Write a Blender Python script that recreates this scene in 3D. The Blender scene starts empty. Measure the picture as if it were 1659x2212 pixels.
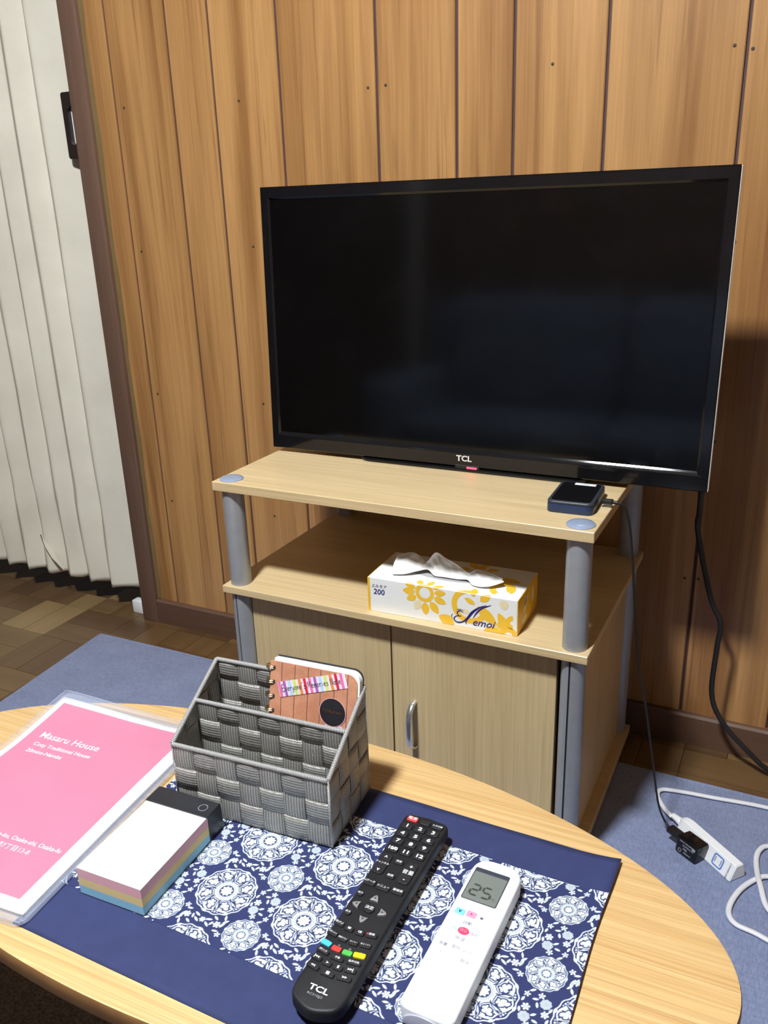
import bpy, bmesh, math, random
import numpy as np
from mathutils import Vector, Matrix
random.seed(7); rng = np.random.default_rng(7)
scene = bpy.context.scene
COL = scene.collection
R = math.radians
PI = math.pi

# ------------------------------------------------------------------ camera, world, exposure
def camera():
    yaw, pitch, roll = 0.4731, 0.3453, -0.0336
    cy, sy, cp, sp = math.cos(yaw), math.sin(yaw), math.cos(pitch), math.sin(pitch)
    fwd = Vector((-sy * cp, cy * cp, -sp)); right = Vector((cy, sy, 0)); up = right.cross(fwd)
    r2 = right * math.cos(roll) + up * math.sin(roll)
    u2 = up * math.cos(roll) - right * math.sin(roll)
    cd = bpy.data.cameras.new('camera'); cam = bpy.data.objects.new('camera', cd); COL.objects.link(cam)
    cd.sensor_fit = 'VERTICAL'; cd.sensor_height = 24.0; cd.lens = 24.0 * 1824.83 / 2212
    cd.clip_start = 0.02
    m = Matrix((r2, u2, -fwd)).transposed().to_4x4(); m.translation = (0.355, -1.4646, 0.9703)
    cam.matrix_world = m
    scene.camera = cam
camera()
world = bpy.data.worlds.new('world'); scene.world = world; world.use_nodes = True
world.node_tree.nodes['Background'].inputs[0].default_value = (0.9, 0.95, 1.0, 1)
world.node_tree.nodes['Background'].inputs[1].default_value = 0.02
vs = scene.view_settings
vs.view_transform = 'Standard'; vs.look = 'None'; vs.gamma = 1.0; vs.use_curve_mapping = False
vs.exposure = 1.4
LAMP_POS = (-0.20, -1.44, 2.32); LAMP_STRENGTH = 245.0; LAMP_COL = (0.93, 0.98, 1.0)

# ------------------------------------------------------------------ materials
MATS = {}
def lin(c):
    return tuple(((v / 255) / 12.92 if v / 255 <= 0.04045 else ((v / 255 + 0.055) / 1.055) ** 2.4) for v in c)
def new_mat(name):
    m = bpy.data.materials.new(name); m.use_nodes = True; MATS[name] = m
    nt = m.node_tree; return m, nt, nt.nodes['Principled BSDF']
def N(nt, kind, **kw):
    n = nt.nodes.new(kind)
    for k, v in kw.items():
        if k.startswith('i_'):
            key = k[2:]; key = int(key) if key.isdigit() else key.replace('_', ' ')
            n.inputs[key].default_value = v
        else: setattr(n, k, v)
    return n
def ramp(nt, stops, fac):
    n = nt.nodes.new('ShaderNodeValToRGB'); e = n.color_ramp.elements
    while len(e) < len(stops): e.new(0.5)
    for i, (p, c) in enumerate(stops): e[i].position = p; e[i].color = (*c, 1)
    nt.links.new(fac, n.inputs[0]); return n.outputs[0]
def mapped(nt, scale, coord='Object', random_shift=None):
    tc = N(nt, 'ShaderNodeTexCoord'); out = tc.outputs[coord]
    if random_shift:
        oi = N(nt, 'ShaderNodeObjectInfo')
        sc = N(nt, 'ShaderNodeVectorMath', operation='SCALE'); sc.inputs[0].default_value = random_shift
        nt.links.new(oi.outputs['Random'], sc.inputs['Scale'])
        ad = N(nt, 'ShaderNodeVectorMath', operation='ADD'); nt.links.new(out, ad.inputs[0]); nt.links.new(sc.outputs[0], ad.inputs[1]); out = ad.outputs[0]
    mp = N(nt, 'ShaderNodeMapping'); mp.inputs['Scale'].default_value = scale; nt.links.new(out, mp.inputs[0]); return mp.outputs[0]
def noise(nt, vec, scale=1.0, detail=2.0, rough=0.5, dist=0.0):
    n = N(nt, 'ShaderNodeTexNoise'); n.inputs['Scale'].default_value = scale; n.inputs['Detail'].default_value = detail
    n.inputs['Roughness'].default_value = rough; n.inputs['Distortion'].default_value = dist
    nt.links.new(vec, n.inputs['Vector']); return n.outputs['Fac']
def mixc(nt, fac, a, b, blend='MIX'):
    n = N(nt, 'ShaderNodeMix', data_type='RGBA', blend_type=blend)
    for sock, v in ((n.inputs['Factor'], fac), (n.inputs['A'], a), (n.inputs['B'], b)):
        if hasattr(v, 'is_linked'): nt.links.new(v, sock)
        elif isinstance(v, (int, float)): sock.default_value = v
        else: sock.default_value = (*v, 1)
    return n.outputs['Result']
def math_(nt, op, a, b=None):
    n = N(nt, 'ShaderNodeMath', operation=op)
    for i, v in enumerate((a, b)):
        if v is None: continue
        if hasattr(v, 'is_linked'): nt.links.new(v, n.inputs[i])
        else: n.inputs[i].default_value = v
    return n.outputs[0]
def bump(nt, bsdf, height, strength=0.3, dist=0.001):
    b = N(nt, 'ShaderNodeBump'); b.inputs['Strength'].default_value = strength; b.inputs['Distance'].default_value = dist
    nt.links.new(height, b.inputs['Height']); nt.links.new(b.outputs[0], bsdf.inputs['Normal'])
def plain(name, col, rough=0.5, metal=0.0, var=0.06, vscale=40, bmp=0.0, bscale=400, coat=0.0, spec=0.5, emit=None, es=0, bdist=0.0005):
    m, nt, b = new_mat(name)
    f = noise(nt, mapped(nt, (1, 1, 1)), vscale, 3)
    lo = tuple(c * (1 - var) for c in col); hi = tuple(min(1, c * (1 + var)) for c in col)
    nt.links.new(ramp(nt, [(0.3, lo), (0.7, hi)], f), b.inputs['Base Color'])
    b.inputs['Roughness'].default_value = rough; b.inputs['Metallic'].default_value = metal
    b.inputs['Coat Weight'].default_value = coat; b.inputs['Specular IOR Level'].default_value = spec
    if emit: b.inputs['Emission Color'].default_value = (*emit, 1); b.inputs['Emission Strength'].default_value = es
    if bmp: bump(nt, b, noise(nt, mapped(nt, (1, 1, 1)), bscale, 3), bmp, bdist)
    return m
def wood(name, light, mid, dark, axis, band=9.0, streak=38.0, fine=320.0, stretch=0.03, rough=0.4, streak_at=0.6, streak_amt=0.6, shift=None, bmp=0.05, coat=0.0, wave=0.5):
    """grain runs along axis (0,1,2); the other directions carry the bands"""
    m, nt, b = new_mat(name)
    def sc(k, s=stretch): v = [k, k, k]; v[axis] = k * s; return tuple(v)
    nb = noise(nt, mapped(nt, sc(band), random_shift=shift), 1, 3, 0.55, wave)
    base = ramp(nt, [(0.36, mid), (0.64, light)], nb)
    ns = noise(nt, mapped(nt, sc(streak, stretch * 0.6), random_shift=shift), 1, 4, 0.6, wave)
    sf = ramp(nt, [(streak_at, (0, 0, 0)), (min(1, streak_at + 0.16), (1, 1, 1))], ns)
    sfm = math_(nt, 'MULTIPLY', sf, streak_amt)
    c = mixc(nt, sfm, base, dark)
    nf = noise(nt, mapped(nt, sc(fine, 0.02), random_shift=shift), 1, 2)
    c = mixc(nt, 1.0, c, ramp(nt, [(0.25, (0.84, 0.82, 0.80)), (0.7, (1.05, 1.05, 1.05))], nf), 'MULTIPLY')
    nt.links.new(c, b.inputs['Base Color']); b.inputs['Roughness'].default_value = rough; b.inputs['Coat Weight'].default_value = coat
    if bmp: bump(nt, b, nf, bmp, 0.0006)
    return m

wood('wall_wood', (0.520, 0.278, 0.104), (0.315, 0.146, 0.049), (0.15, 0.054, 0.021), 2, band=15, streak=62, stretch=0.035, shift=(37, 11, 53), rough=0.34, streak_at=0.57, streak_amt=0.55, wave=1.0)
plain('groove', (0.075, 0.036, 0.040), 0.7)
wood('dark_trim', (0.135, 0.070, 0.042), (0.105, 0.053, 0.032), (0.06, 0.028, 0.016), 0, band=20, streak=60, rough=0.6)
wood('dark_trim_up', (0.195, 0.115, 0.082), (0.155, 0.088, 0.062), (0.09, 0.048, 0.032), 2, band=20, streak=60, rough=0.42)
plain('caulk', (0.20, 0.13, 0.05), 0.5)
wood('maple_x', (0.68, 0.515, 0.290), (0.61, 0.450, 0.240), (0.48, 0.335, 0.165), 0, band=10, streak=60, fine=260, stretch=0.06, rough=0.36, streak_at=0.58, streak_amt=0.45)
wood('maple_z', (0.66, 0.50, 0.275), (0.60, 0.445, 0.235), (0.36, 0.25, 0.12), 2, band=14, streak=110, fine=300, stretch=0.05, rough=0.42, streak_at=0.62, streak_amt=0.5, shift=(5, 3, 9))
wood('maple_side', (0.62, 0.43, 0.21), (0.56, 0.375, 0.17), (0.44, 0.28, 0.12), 2, band=14, streak=90, fine=300, stretch=0.05, rough=0.42, streak_amt=0.3)
wood('oak_x', (0.70, 0.475, 0.225), (0.60, 0.375, 0.155), (0.42, 0.225, 0.080), 0, band=170, streak=360, fine=620, stretch=0.009, rough=0.42, streak_at=0.52, streak_amt=0.45, wave=0.25)
plain('oak_edge', (0.26, 0.125, 0.045), 0.45, var=0.15)
plain('steel_blue', (0.345, 0.355, 0.38), 0.36, metal=0.25, var=0.04, vscale=60, bmp=0.05, bscale=900)
plain('cap_blue', (0.30, 0.36, 0.50), 0.33, metal=0.2)
plain('slot_dark', (0.02, 0.022, 0.03), 0.6)
plain('chrome', (0.72, 0.74, 0.78), 0.22, metal=0.9)
plain('silver_edge', (0.82, 0.80, 0.80), 0.35, metal=0.3)
plain('gloss_black', (0.005, 0.005, 0.006), 0.10, var=0.1, spec=0.45)
plain('lip_black', (0.008, 0.008, 0.009), 0.07, var=0.1)
plain('screen_black', (0.002, 0.002, 0.0022), 0.10, var=0.1, spec=0.34)
plain('matte_black', (0.011, 0.011, 0.013), 0.5, var=0.15, bmp=0.1, bscale=1500, spec=0.3)
plain('key_black', (0.013, 0.013, 0.016), 0.45)
plain('rubber_black', (0.012, 0.011, 0.012), 0.45)
plain('ink_white', (0.86, 0.88, 0.88), 0.5, var=0.01)
plain('ink_grey', (0.32, 0.33, 0.36), 0.5)
plain('ink_dark', (0.035, 0.04, 0.06), 0.5)
plain('ink_navy', (0.016, 0.018, 0.20), 0.45)
plain('slot_shade', (0.42, 0.42, 0.44), 0.8)
plain('led_red', (0.5, 0.01, 0.02), 0.4, emit=(1.0, 0.03, 0.06), es=2.2)
plain('white_plastic', (0.86, 0.86, 0.88), 0.35, var=0.015)
plain('white_cable', (0.74, 0.74, 0.78), 0.42, var=0.02)
plain('grey_end', (0.42, 0.42, 0.50), 0.3, var=0.03)
plain('paper_white', (0.86, 0.86, 0.85), 0.6, var=0.01)
plain('tissue_white', (0.80, 0.79, 0.78), 0.8, var=0.02)
plain('page_pink', (0.66, 0.140, 0.250), 0.55, var=0.03, vscale=14)
plain('pad_pink', (0.90, 0.50, 0.56), 0.7, var=0.04)
plain('pad_yellow', (0.90, 0.70, 0.32), 0.7, var=0.04)
plain('pad_blue', (0.32, 0.62, 0.80), 0.7, var=0.04)
plain('card_black', (0.016, 0.016, 0.020), 0.35, var=0.1)
plain('gold_print', (0.92, 0.55, 0.045), 0.5, var=0.02)
plain('pale_gold_print', (0.86, 0.74, 0.45), 0.5, var=0.02)
plain('box_yellow', (0.85, 0.48, 0.03), 0.5, var=0.03)
plain('router_navy', (0.022, 0.040, 0.10), 0.38, metal=0.2)
plain('router_rim', (0.03, 0.035, 0.05), 0.4)
plain('gold_wire', (0.75, 0.56, 0.28), 0.25, metal=1.0)
plain('bronze', (0.035, 0.025, 0.022), 0.3, metal=0.3)
plain('lcd', (0.15, 0.175, 0.165), 0.12, var=0.02, coat=0.5)
plain('lcd_segment', (0.035, 0.043, 0.04), 0.3)
plain('key_blue', (0.07, 0.48, 0.80), 0.45); plain('key_red', (0.62, 0.04, 0.035), 0.45); plain('key_green', (0.07, 0.42, 0.07), 0.45); plain('key_yellow', (0.88, 0.58, 0.01), 0.45)
plain('key_silver', (0.46, 0.45, 0.46), 0.3, metal=0.6)
plain('ac_cyan', (0.20, 0.62, 0.86), 0.45); plain('ac_pink', (0.86, 0.30, 0.46), 0.45); plain('ac_red', (0.80, 0.06, 0.14), 0.4)
plain('ac_teal_ink', (0.10, 0.48, 0.42), 0.5); plain('ac_pink_ink', (0.72, 0.16, 0.30), 0.5); plain('ac_grey_ink', (0.09, 0.10, 0.17), 0.5)
plain('outlet_blue', (0.10, 0.22, 0.60), 0.45)
plain('sofa_fabric', (0.15, 0.19, 0.28), 0.9, var=0.15, vscale=25, bmp=0.3, bscale=500)
plain('dark_carpet', (0.13, 0.105, 0.088), 0.95, var=0.45, vscale=260, bmp=1.0, bscale=260, bdist=0.008)
plain('plaster', (0.30, 0.25, 0.18), 0.85, var=0.04)
plain('brown_wall', (0.10, 0.055, 0.03), 0.6, var=0.15, vscale=8)
plain('nail_dark', (0.05, 0.03, 0.02), 0.6)
wood('note_wood', (0.64, 0.30, 0.18), (0.52, 0.22, 0.125), (0.36, 0.13, 0.08), 2, band=45, streak=160, fine=600, stretch=0.12, rough=0.45, streak_amt=0.4, shift=(3, 5, 7), bmp=0)
for n_, c_ in dict(tape_pink=(0.78, 0.16, 0.40), tape_purple=(0.36, 0.12, 0.46), tape_blue=(0.42, 0.62, 0.82), tape_lime=(0.58, 0.72, 0.14), tape_orange=(0.78, 0.24, 0.07), tape_red=(0.66, 0.02, 0.06), tape_pale=(0.82, 0.68, 0.74), tape_lilac=(0.76, 0.50, 0.72), tape_rose=(0.84, 0.45, 0.50)).items():
    plain(n_, c_, 0.4, var=0.03)

def fabric_door():
    m, nt, b = new_mat('door_fabric')
    f = noise(nt, mapped(nt, (1, 1, 1)), 9, 4); g = noise(nt, mapped(nt, (1, 1, 1)), 420, 3)
    c = ramp(nt, [(0.3, (0.68, 0.635, 0.53)), (0.7, (0.76, 0.715, 0.605))], f)
    nt.links.new(c, b.inputs['Base Color']); b.inputs['Roughness'].default_value = 0.75
    h = math_(nt, 'ADD', math_(nt, 'MULTIPLY', f, 3.0), g); bump(nt, b, h, 0.25, 0.0015)
fabric_door()
def rug_mat():
    m, nt, b = new_mat('rug_blue')
    f = noise(nt, mapped(nt, (420, 90, 420)), 1, 3, 0.7); g = noise(nt, mapped(nt, (1, 1, 1)), 14, 3); k = noise(nt, mapped(nt, (60, 900, 60)), 1, 2)
    h = math_(nt, 'ADD', math_(nt, 'MULTIPLY', f, 0.6), math_(nt, 'ADD', math_(nt, 'MULTIPLY', g, 0.2), math_(nt, 'MULTIPLY', k, 0.3)))
    c = ramp(nt, [(0.40, (0.150, 0.182, 0.315)), (0.72, (0.280, 0.325, 0.505))], h)
    nt.links.new(c, b.inputs['Base Color']); b.inputs['Roughness'].default_value = 0.95; b.inputs['Sheen Weight'].default_value = 0.15
    bump(nt, b, h, 0.6, 0.004)
rug_mat()
def parquet_mats():
    for i, (a, bcol) in enumerate([((0.150, 0.084, 0.034), (0.118, 0.064, 0.025)), ((0.185, 0.108, 0.044), (0.148, 0.084, 0.034)), ((0.285, 0.185, 0.080), (0.235, 0.148, 0.062)), ((0.118, 0.063, 0.026), (0.092, 0.048, 0.020))]):
        for ax in (0, 1):
            wood('parquet_%d_%d' % (i, ax), a, bcol, tuple(v * 0.6 for v in bcol), ax, band=25, streak=120, fine=350, stretch=0.08, rough=0.33, streak_amt=0.35, shift=(9, 17, 3))
parquet_mats()
def cloth_mats():
    m, nt, b = new_mat('navy_cloth')
    w = noise(nt, mapped(nt, (1, 1, 1)), 1600, 1); f = noise(nt, mapped(nt, (1, 1, 1)), 60, 3)
    c = ramp(nt, [(0.3, (0.015, 0.022, 0.085)), (0.7, (0.021, 0.030, 0.108))], math_(nt, 'ADD', math_(nt, 'MULTIPLY', w, 0.4), math_(nt, 'MULTIPLY', f, 0.6)))
    nt.links.new(c, b.inputs['Base Color']); b.inputs['Roughness'].default_value = 0.8; bump(nt, b, w, 0.25, 0.0004)
    m, nt, b = new_mat('print_cloth')
    a = N(nt, 'ShaderNodeVertexColor'); a.layer_name = 'print'
    s = N(nt, 'ShaderNodeSeparateColor'); nt.links.new(a.outputs[0], s.inputs[0])
    w = noise(nt, mapped(nt, (1, 1, 1)), 1600, 1)
    c = mixc(nt, s.outputs[0], (0.014, 0.021, 0.095), (0.72, 0.80, 0.85))
    nt.links.new(c, b.inputs['Base Color']); b.inputs['Roughness'].default_value = 0.8; bump(nt, b, w, 0.2, 0.0004)
cloth_mats()
def strap_mat():
    m, nt, b = new_mat('woven_strap')
    uv = N(nt, 'ShaderNodeUVMap'); uv.uv_map = 'uv'
    sx = N(nt, 'ShaderNodeSeparateXYZ'); nt.links.new(uv.outputs[0], sx.inputs[0])
    # uv in millimetres: x along the strap, y across it
    zig = math_(nt, 'MULTIPLY', math_(nt, 'PINGPONG', sx.outputs[0], 0.9), 1.3)
    v = math_(nt, 'ADD', sx.outputs[1], zig)
    rib = math_(nt, 'SINE', math_(nt, 'MULTIPLY', v, 2 * PI / 3.1))
    rib01 = math_(nt, 'ADD', math_(nt, 'MULTIPLY', rib, 0.5), 0.5)
    weft = math_(nt, 'SINE', math_(nt, 'MULTIPLY', sx.outputs[0], 2 * PI / 1.5))
    weft01 = math_(nt, 'ADD', math_(nt, 'MULTIPLY', weft, 0.5), 0.5)
    h = math_(nt, 'ADD', math_(nt, 'MULTIPLY', rib01, 0.75), math_(nt, 'MULTIPLY', weft01, 0.35))
    c = ramp(nt, [(0.15, (0.17, 0.160, 0.145)), (0.70, (0.33, 0.315, 0.29)), (1.0, (0.62, 0.605, 0.575))], h)
    nt.links.new(c, b.inputs['Base Color']); b.inputs['Roughness'].default_value = 0.36; b.inputs['Metallic'].default_value = 0.25
    bump(nt, b, h, 0.7, 0.0006)
    m, nt, b = new_mat('rim_cord')
    uv = N(nt, 'ShaderNodeUVMap'); uv.uv_map = 'uv'
    sx = N(nt, 'ShaderNodeSeparateXYZ'); nt.links.new(uv.outputs[0], sx.inputs[0])
    t = math_(nt, 'SINE', math_(nt, 'ADD', math_(nt, 'MULTIPLY', sx.outputs[0], 2 * PI / 1.7), math_(nt, 'MULTIPLY', sx.outputs[1], 2 * PI)))
    t01 = math_(nt, 'ADD', math_(nt, 'MULTIPLY', t, 0.5), 0.5)
    c = ramp(nt, [(0.1, (0.18, 0.175, 0.17)), (0.9, (0.66, 0.65, 0.64))], t01)
    nt.links.new(c, b.inputs['Base Color']); b.inputs['Roughness'].default_value = 0.35; b.inputs['Metallic'].default_value = 0.2
    bump(nt, b, t01, 0.8, 0.0006)
strap_mat()
def film_mat():
    m, nt, b = new_mat('clear_film')
    out = nt.nodes['Material Output']
    tr = N(nt, 'ShaderNodeBsdfTransparent'); tr.inputs[0].default_value = (0.95, 0.96, 0.98, 1)
    b.inputs['Base Color'].default_value = (0.72, 0.75, 0.86, 1); b.inputs['Roughness'].default_value = 0.12; b.inputs['Specular IOR Level'].default_value = 0.5
    f = noise(nt, mapped(nt, (1, 1, 1)), 20, 2)
    mx = N(nt, 'ShaderNodeMixShader'); nt.links.new(math_(nt, 'ADD', math_(nt, 'MULTIPLY', f, 0.06), 0.10), mx.inputs[0])
    nt.links.new(tr.outputs[0], mx.inputs[1]); nt.links.new(b.outputs[0], mx.inputs[2]); nt.links.new(mx.outputs[0], out.inputs[0])
    m, nt, b = new_mat('film_edge')
    out = nt.nodes['Material Output']
    tr = N(nt, 'ShaderNodeBsdfTransparent'); tr.inputs[0].default_value = (0.93, 0.95, 0.98, 1)
    b.inputs['Base Color'].default_value = (0.62, 0.66, 0.80, 1); b.inputs['Roughness'].default_value = 0.15
    f = noise(nt, mapped(nt, (1, 1, 1)), 40, 2)
    mx = N(nt, 'ShaderNodeMixShader'); nt.links.new(math_(nt, 'ADD', math_(nt, 'MULTIPLY', f, 0.1), 0.20), mx.inputs[0])
    nt.links.new(tr.outputs[0], mx.inputs[1]); nt.links.new(b.outputs[0], mx.inputs[2]); nt.links.new(mx.outputs[0], out.inputs[0])
film_mat()
def lamp_mat():
    m, nt, b = new_mat('lamp_diffuser')
    b.inputs['Base Color'].default_value = (0.9, 0.9, 0.9, 1)
    f = noise(nt, mapped(nt, (1, 1, 1)), 3, 1)
    nt.links.new(ramp(nt, [(0.0, tuple(v * 0.98 for v in LAMP_COL)), (1.0, LAMP_COL)], f), b.inputs['Emission Color'])
    b.inputs['Emission Strength'].default_value = LAMP_STRENGTH
lamp_mat()

# ------------------------------------------------------------------ mesh helpers
def link(name, me, mat=None, parent=None, mw=None):
    o = bpy.data.objects.new(name, me); COL.objects.link(o)
    if mat and me is not None and len(me.materials) == 0: me.materials.append(MATS[mat])
    if parent: o.parent = parent
    if mw is not None: o.matrix_local = mw
    return o
def mesh(name, verts, faces, mat, parent=None, smooth=False, uvs=None, mw=None):
    me = bpy.data.meshes.new(name); me.from_pydata([tuple(map(float, v)) for v in verts], [], faces)
    if uvs is not None:
        l = me.uv_layers.new(name='uv')
        for lp in me.loops: l.data[lp.index].uv = uvs[lp.vertex_index]
    if smooth: me.polygons.foreach_set('use_smooth', [True] * len(me.polygons))
    me.update(); return link(name, me, mat, parent, mw)
def from_bm(name, bm, mat, parent=None, smooth=False, mw=None, recalc=True):
    if recalc: bmesh.ops.recalc_face_normals(bm, faces=bm.faces)
    me = bpy.data.meshes.new(name); bm.to_mesh(me); bm.free()
    if smooth:
        me.polygons.foreach_set('use_smooth', [True] * len(me.polygons))
        me.set_sharp_from_angle(angle=R(35))
    return link(name, me, mat, parent, mw)
def bm_box(bm, x0, x1, y0, y1, z0, z1):
    v = [bm.verts.new(p) for p in ((x0, y0, z0), (x1, y0, z0), (x1, y1, z0), (x0, y1, z0), (x0, y0, z1), (x1, y0, z1), (x1, y1, z1), (x0, y1, z1))]
    for f in ((3, 2, 1, 0), (4, 5, 6, 7), (0, 1, 5, 4), (1, 2, 6, 5), (2, 3, 7, 6), (3, 0, 4, 7)): bm.faces.new([v[i] for i in f])
def box(name, x0, x1, y0, y1, z0, z1, mat, parent=None, bev=0.0, seg=2, mw=None):
    bm = bmesh.new(); bm_box(bm, x0, x1, y0, y1, z0, z1)
    if bev: bmesh.ops.bevel(bm, geom=list(bm.edges), offset=bev, segments=seg, profile=0.5, affect='EDGES')
    return from_bm(name, bm, mat, parent, smooth=bev > 0, mw=mw)
def inset(outline, d):
    """offset a closed outline inwards by d (mitred at each vertex)"""
    n = len(outline); area = sum(outline[i][0] * outline[(i + 1) % n][1] - outline[(i + 1) % n][0] * outline[i][1] for i in range(n))
    sg = 1 if area > 0 else -1; out = []
    for i in range(n):
        p, q, r = Vector(outline[i - 1]), Vector(outline[i]), Vector(outline[(i + 1) % n])
        a, b = q - p, r - q
        if a.length < 1e-9: a = b
        if b.length < 1e-9: b = a
        a.normalize(); b.normalize()
        na, nb = Vector((-a.y, a.x)) * sg, Vector((-b.y, b.x)) * sg; m = na + nb
        m = m.normalized() if m.length > 1e-6 else na
        out.append(tuple(q + m * (d / max(0.5, m.dot(na)))))
    return out
def prism(name, outline, z0, z1, mat, parent=None, bev=0.0, seg=2, mw=None, bottom_bev=True, taper=0.0):
    bm = bmesh.new(); n = len(outline)
    cx = sum(p[0] for p in outline) / n; cyy = sum(p[1] for p in outline) / n
    lo_ = [(cx + (p[0] - cx) * (1 - taper), cyy + (p[1] - cyy) * (1 - taper)) for p in outline]
    levels = []
    if bev:
        ang = [PI / 2 * k / seg for k in range(seg + 1)]
        if bottom_bev: levels += [(inset(lo_, bev * (1 - math.sin(t))), z0 + bev * (1 - math.cos(t))) for t in ang]
        else: levels.append((lo_, z0))
        levels += [(inset(list(outline), bev * (1 - math.cos(t))), z1 - bev * (1 - math.sin(t))) for t in ang]
    else: levels = [(lo_, z0), (list(outline), z1)]
    rings = [[bm.verts.new((p[0], p[1], z)) for p in o] for o, z in levels]
    bm.faces.new(rings[0][::-1]); bm.faces.new(rings[-1])
    for A, B_ in zip(rings[:-1], rings[1:]):
        for i in range(n): bm.faces.new((A[i], A[(i + 1) % n], B_[(i + 1) % n], B_[i]))
    return from_bm(name, bm, mat, parent, smooth=True, mw=mw)
def rrect(w, h, r, n=5, cx=0, cy=0):
    pts = []
    for (sx, sy, a0) in ((1, 1, 0), (-1, 1, 90), (-1, -1, 180), (1, -1, 270)):
        for k in range(n + 1):
            a = R(a0 + 90 * k / n); pts.append((cx + sx * (w / 2 - r) + r * math.cos(a), cy + sy * (h / 2 - r) + r * math.sin(a)))
    return pts
def ellipse(a, b, n=32, cx=0, cy=0, rot=0):
    c, s = math.cos(rot), math.sin(rot)
    return [(cx + a * math.cos(t) * c - b * math.sin(t) * s, cy + a * math.cos(t) * s + b * math.sin(t) * c) for t in [2 * PI * i / n for i in range(n)]]
def spline(pts, per=8):
    P = [Vector(p) for p in pts]; P = [P[0] * 2 - P[1]] + P + [P[-1] * 2 - P[-2]]; out = []
    for i in range(1, len(P) - 2):
        for k in range(per):
            t = k / per; a, b, c, d = P[i - 1:i + 3]
            out.append(0.5 * ((2 * b) + (c - a) * t + (2 * a - 5 * b + 4 * c - d) * t * t + (3 * b - a - 3 * c + d) * t ** 3))
    out.append(P[-2]); return out
def tube(name, pts, r, mat, parent=None, n=10, per=8, flat=1.0, smooth_path=True, mw=None, radii=None):
    """round (or flattened: flat = vertical/horizontal) tube along pts"""
    P = spline(pts, per) if smooth_path else [Vector(p) for p in pts]
    V, F, U = [], [], []; L = 0.0; side0 = None
    for i, p in enumerate(P):
        t = (P[min(i + 1, len(P) - 1)] - P[max(i - 1, 0)]).normalized()
        s = t.cross(Vector((0, 0, 1)))
        if s.length < 0.15: s = side0 if side0 is not None else t.cross(Vector((0, 1, 0)))
        s = (s - t * s.dot(t)).normalized()
        if side0 is not None and s.dot(side0) < 0: s = -s
        side0 = s; u = s.cross(t).normalized()
        if i: L += (p - P[i - 1]).length
        rr = r if radii is None else radii[min(len(radii) - 1, int(i * len(radii) / len(P)))]
        for k in range(n):
            a = 2 * PI * k / n; V.append(p + s * (rr * math.cos(a)) + u * (rr * flat * math.sin(a))); U.append((L * 1000, k / n))
    m = len(P)
    for i in range(m - 1):
        for k in range(n):
            k2 = (k + 1) % n; F.append((i * n + k, i * n + k2, (i + 1) * n + k2, (i + 1) * n + k))
    F.append(tuple(range(n))[::-1]); F.append(tuple((m - 1) * n + k for k in range(n)))
    return mesh(name, V, F, mat, parent, True, U, mw)
def lathe(name, prof, mat, parent=None, n=28, mw=None):
    V, F = [], []
    for (r, z) in prof:
        for k in range(n): V.append((r * math.cos(2 * PI * k / n), r * math.sin(2 * PI * k / n), z))
    for i in range(len(prof) - 1):
        for k in range(n): F.append((i * n + k, i * n + (k + 1) % n, (i + 1) * n + (k + 1) % n, (i + 1) * n + k))
    F.append(tuple(range(n))[::-1]); F.append(tuple((len(prof) - 1) * n + k for k in range(n)))
    o = mesh(name, V, F, mat, parent, True, mw=mw); o.data.set_sharp_from_angle(angle=R(40)); return o
def decal(name, polys, mat, parent=None, z=0.0, mw=None):
    """flat print: list of 2D polygons"""
    V, F = [], []
    for p in polys:
        if len(p) < 3: continue
        F.append(tuple(range(len(V), len(V) + len(p)))); V += [(q[0], q[1], z) for q in p]
    return mesh(name, V, F, mat, parent, mw=mw)
def stroke(pts, w0, w1=None, per=6):
    """variable width pen stroke as a strip of quads"""
    P = spline([(p[0], p[1], 0) for p in pts], per); n = len(P); out = []; L = []
    for i, p in enumerate(P):
        t = (P[min(i + 1, n - 1)] - P[max(i - 1, 0)]).normalized(); s = Vector((-t.y, t.x, 0)); f = i / (n - 1)
        w = w0 if w1 is None else (w0 + (w1 - w0) * math.sin(PI * f))
        L.append((p + s * w / 2, p - s * w / 2))
    for i in range(n - 1): out.append([(L[i][0].x, L[i][0].y), (L[i][1].x, L[i][1].y), (L[i + 1][1].x, L[i + 1][1].y), (L[i + 1][0].x, L[i + 1][0].y)])
    return out
def TRS(loc=(0, 0, 0), rot=(0, 0, 0)):
    from mathutils import Euler
    return Matrix.Translation(Vector(loc)) @ Euler(rot, 'XYZ').to_matrix().to_4x4()
TEXTS = []
def text(name, s, size, mat, parent, loc, rot=(0, 0, 0), align='CENTER', shear=0.0, offset=0.0, sx=1.0, spacing=1.0, post=None):
    if any(ord(c) > 0x2E00 for c in s): offset = 0.0
    cu = bpy.data.curves.new(name, 'FONT'); cu.body = s; cu.size = size; cu.align_x = align; cu.align_y = 'CENTER'; cu.shear = shear; cu.offset = offset; cu.space_character = spacing
    cu.resolution_u = 3
    o = bpy.data.objects.new(name + '_tmp', cu); COL.objects.link(o)
    TEXTS.append((o, name, mat, parent, TRS(loc, rot) @ Matrix.Diagonal((sx, 1, 1, 1)), post))
def finish_texts():
    bpy.context.view_layer.update(); dg = bpy.context.evaluated_depsgraph_get()
    made = []
    for (o, name, mat, parent, mw, *post) in TEXTS:
        me = bpy.data.meshes.new_from_object(o.evaluated_get(dg)); me.name = name; me.materials.clear()
        if post and post[0]:
            for v in me.vertices: v.co.z += post[0](mw @ v.co)
        made.append((me, name, mat, parent, mw))
    for t in TEXTS:
        cu = t[0].data; bpy.data.objects.remove(t[0]); bpy.data.curves.remove(cu)
    for (me, name, mat, parent, mw) in made: link(name, me, mat, parent, mw)
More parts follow.
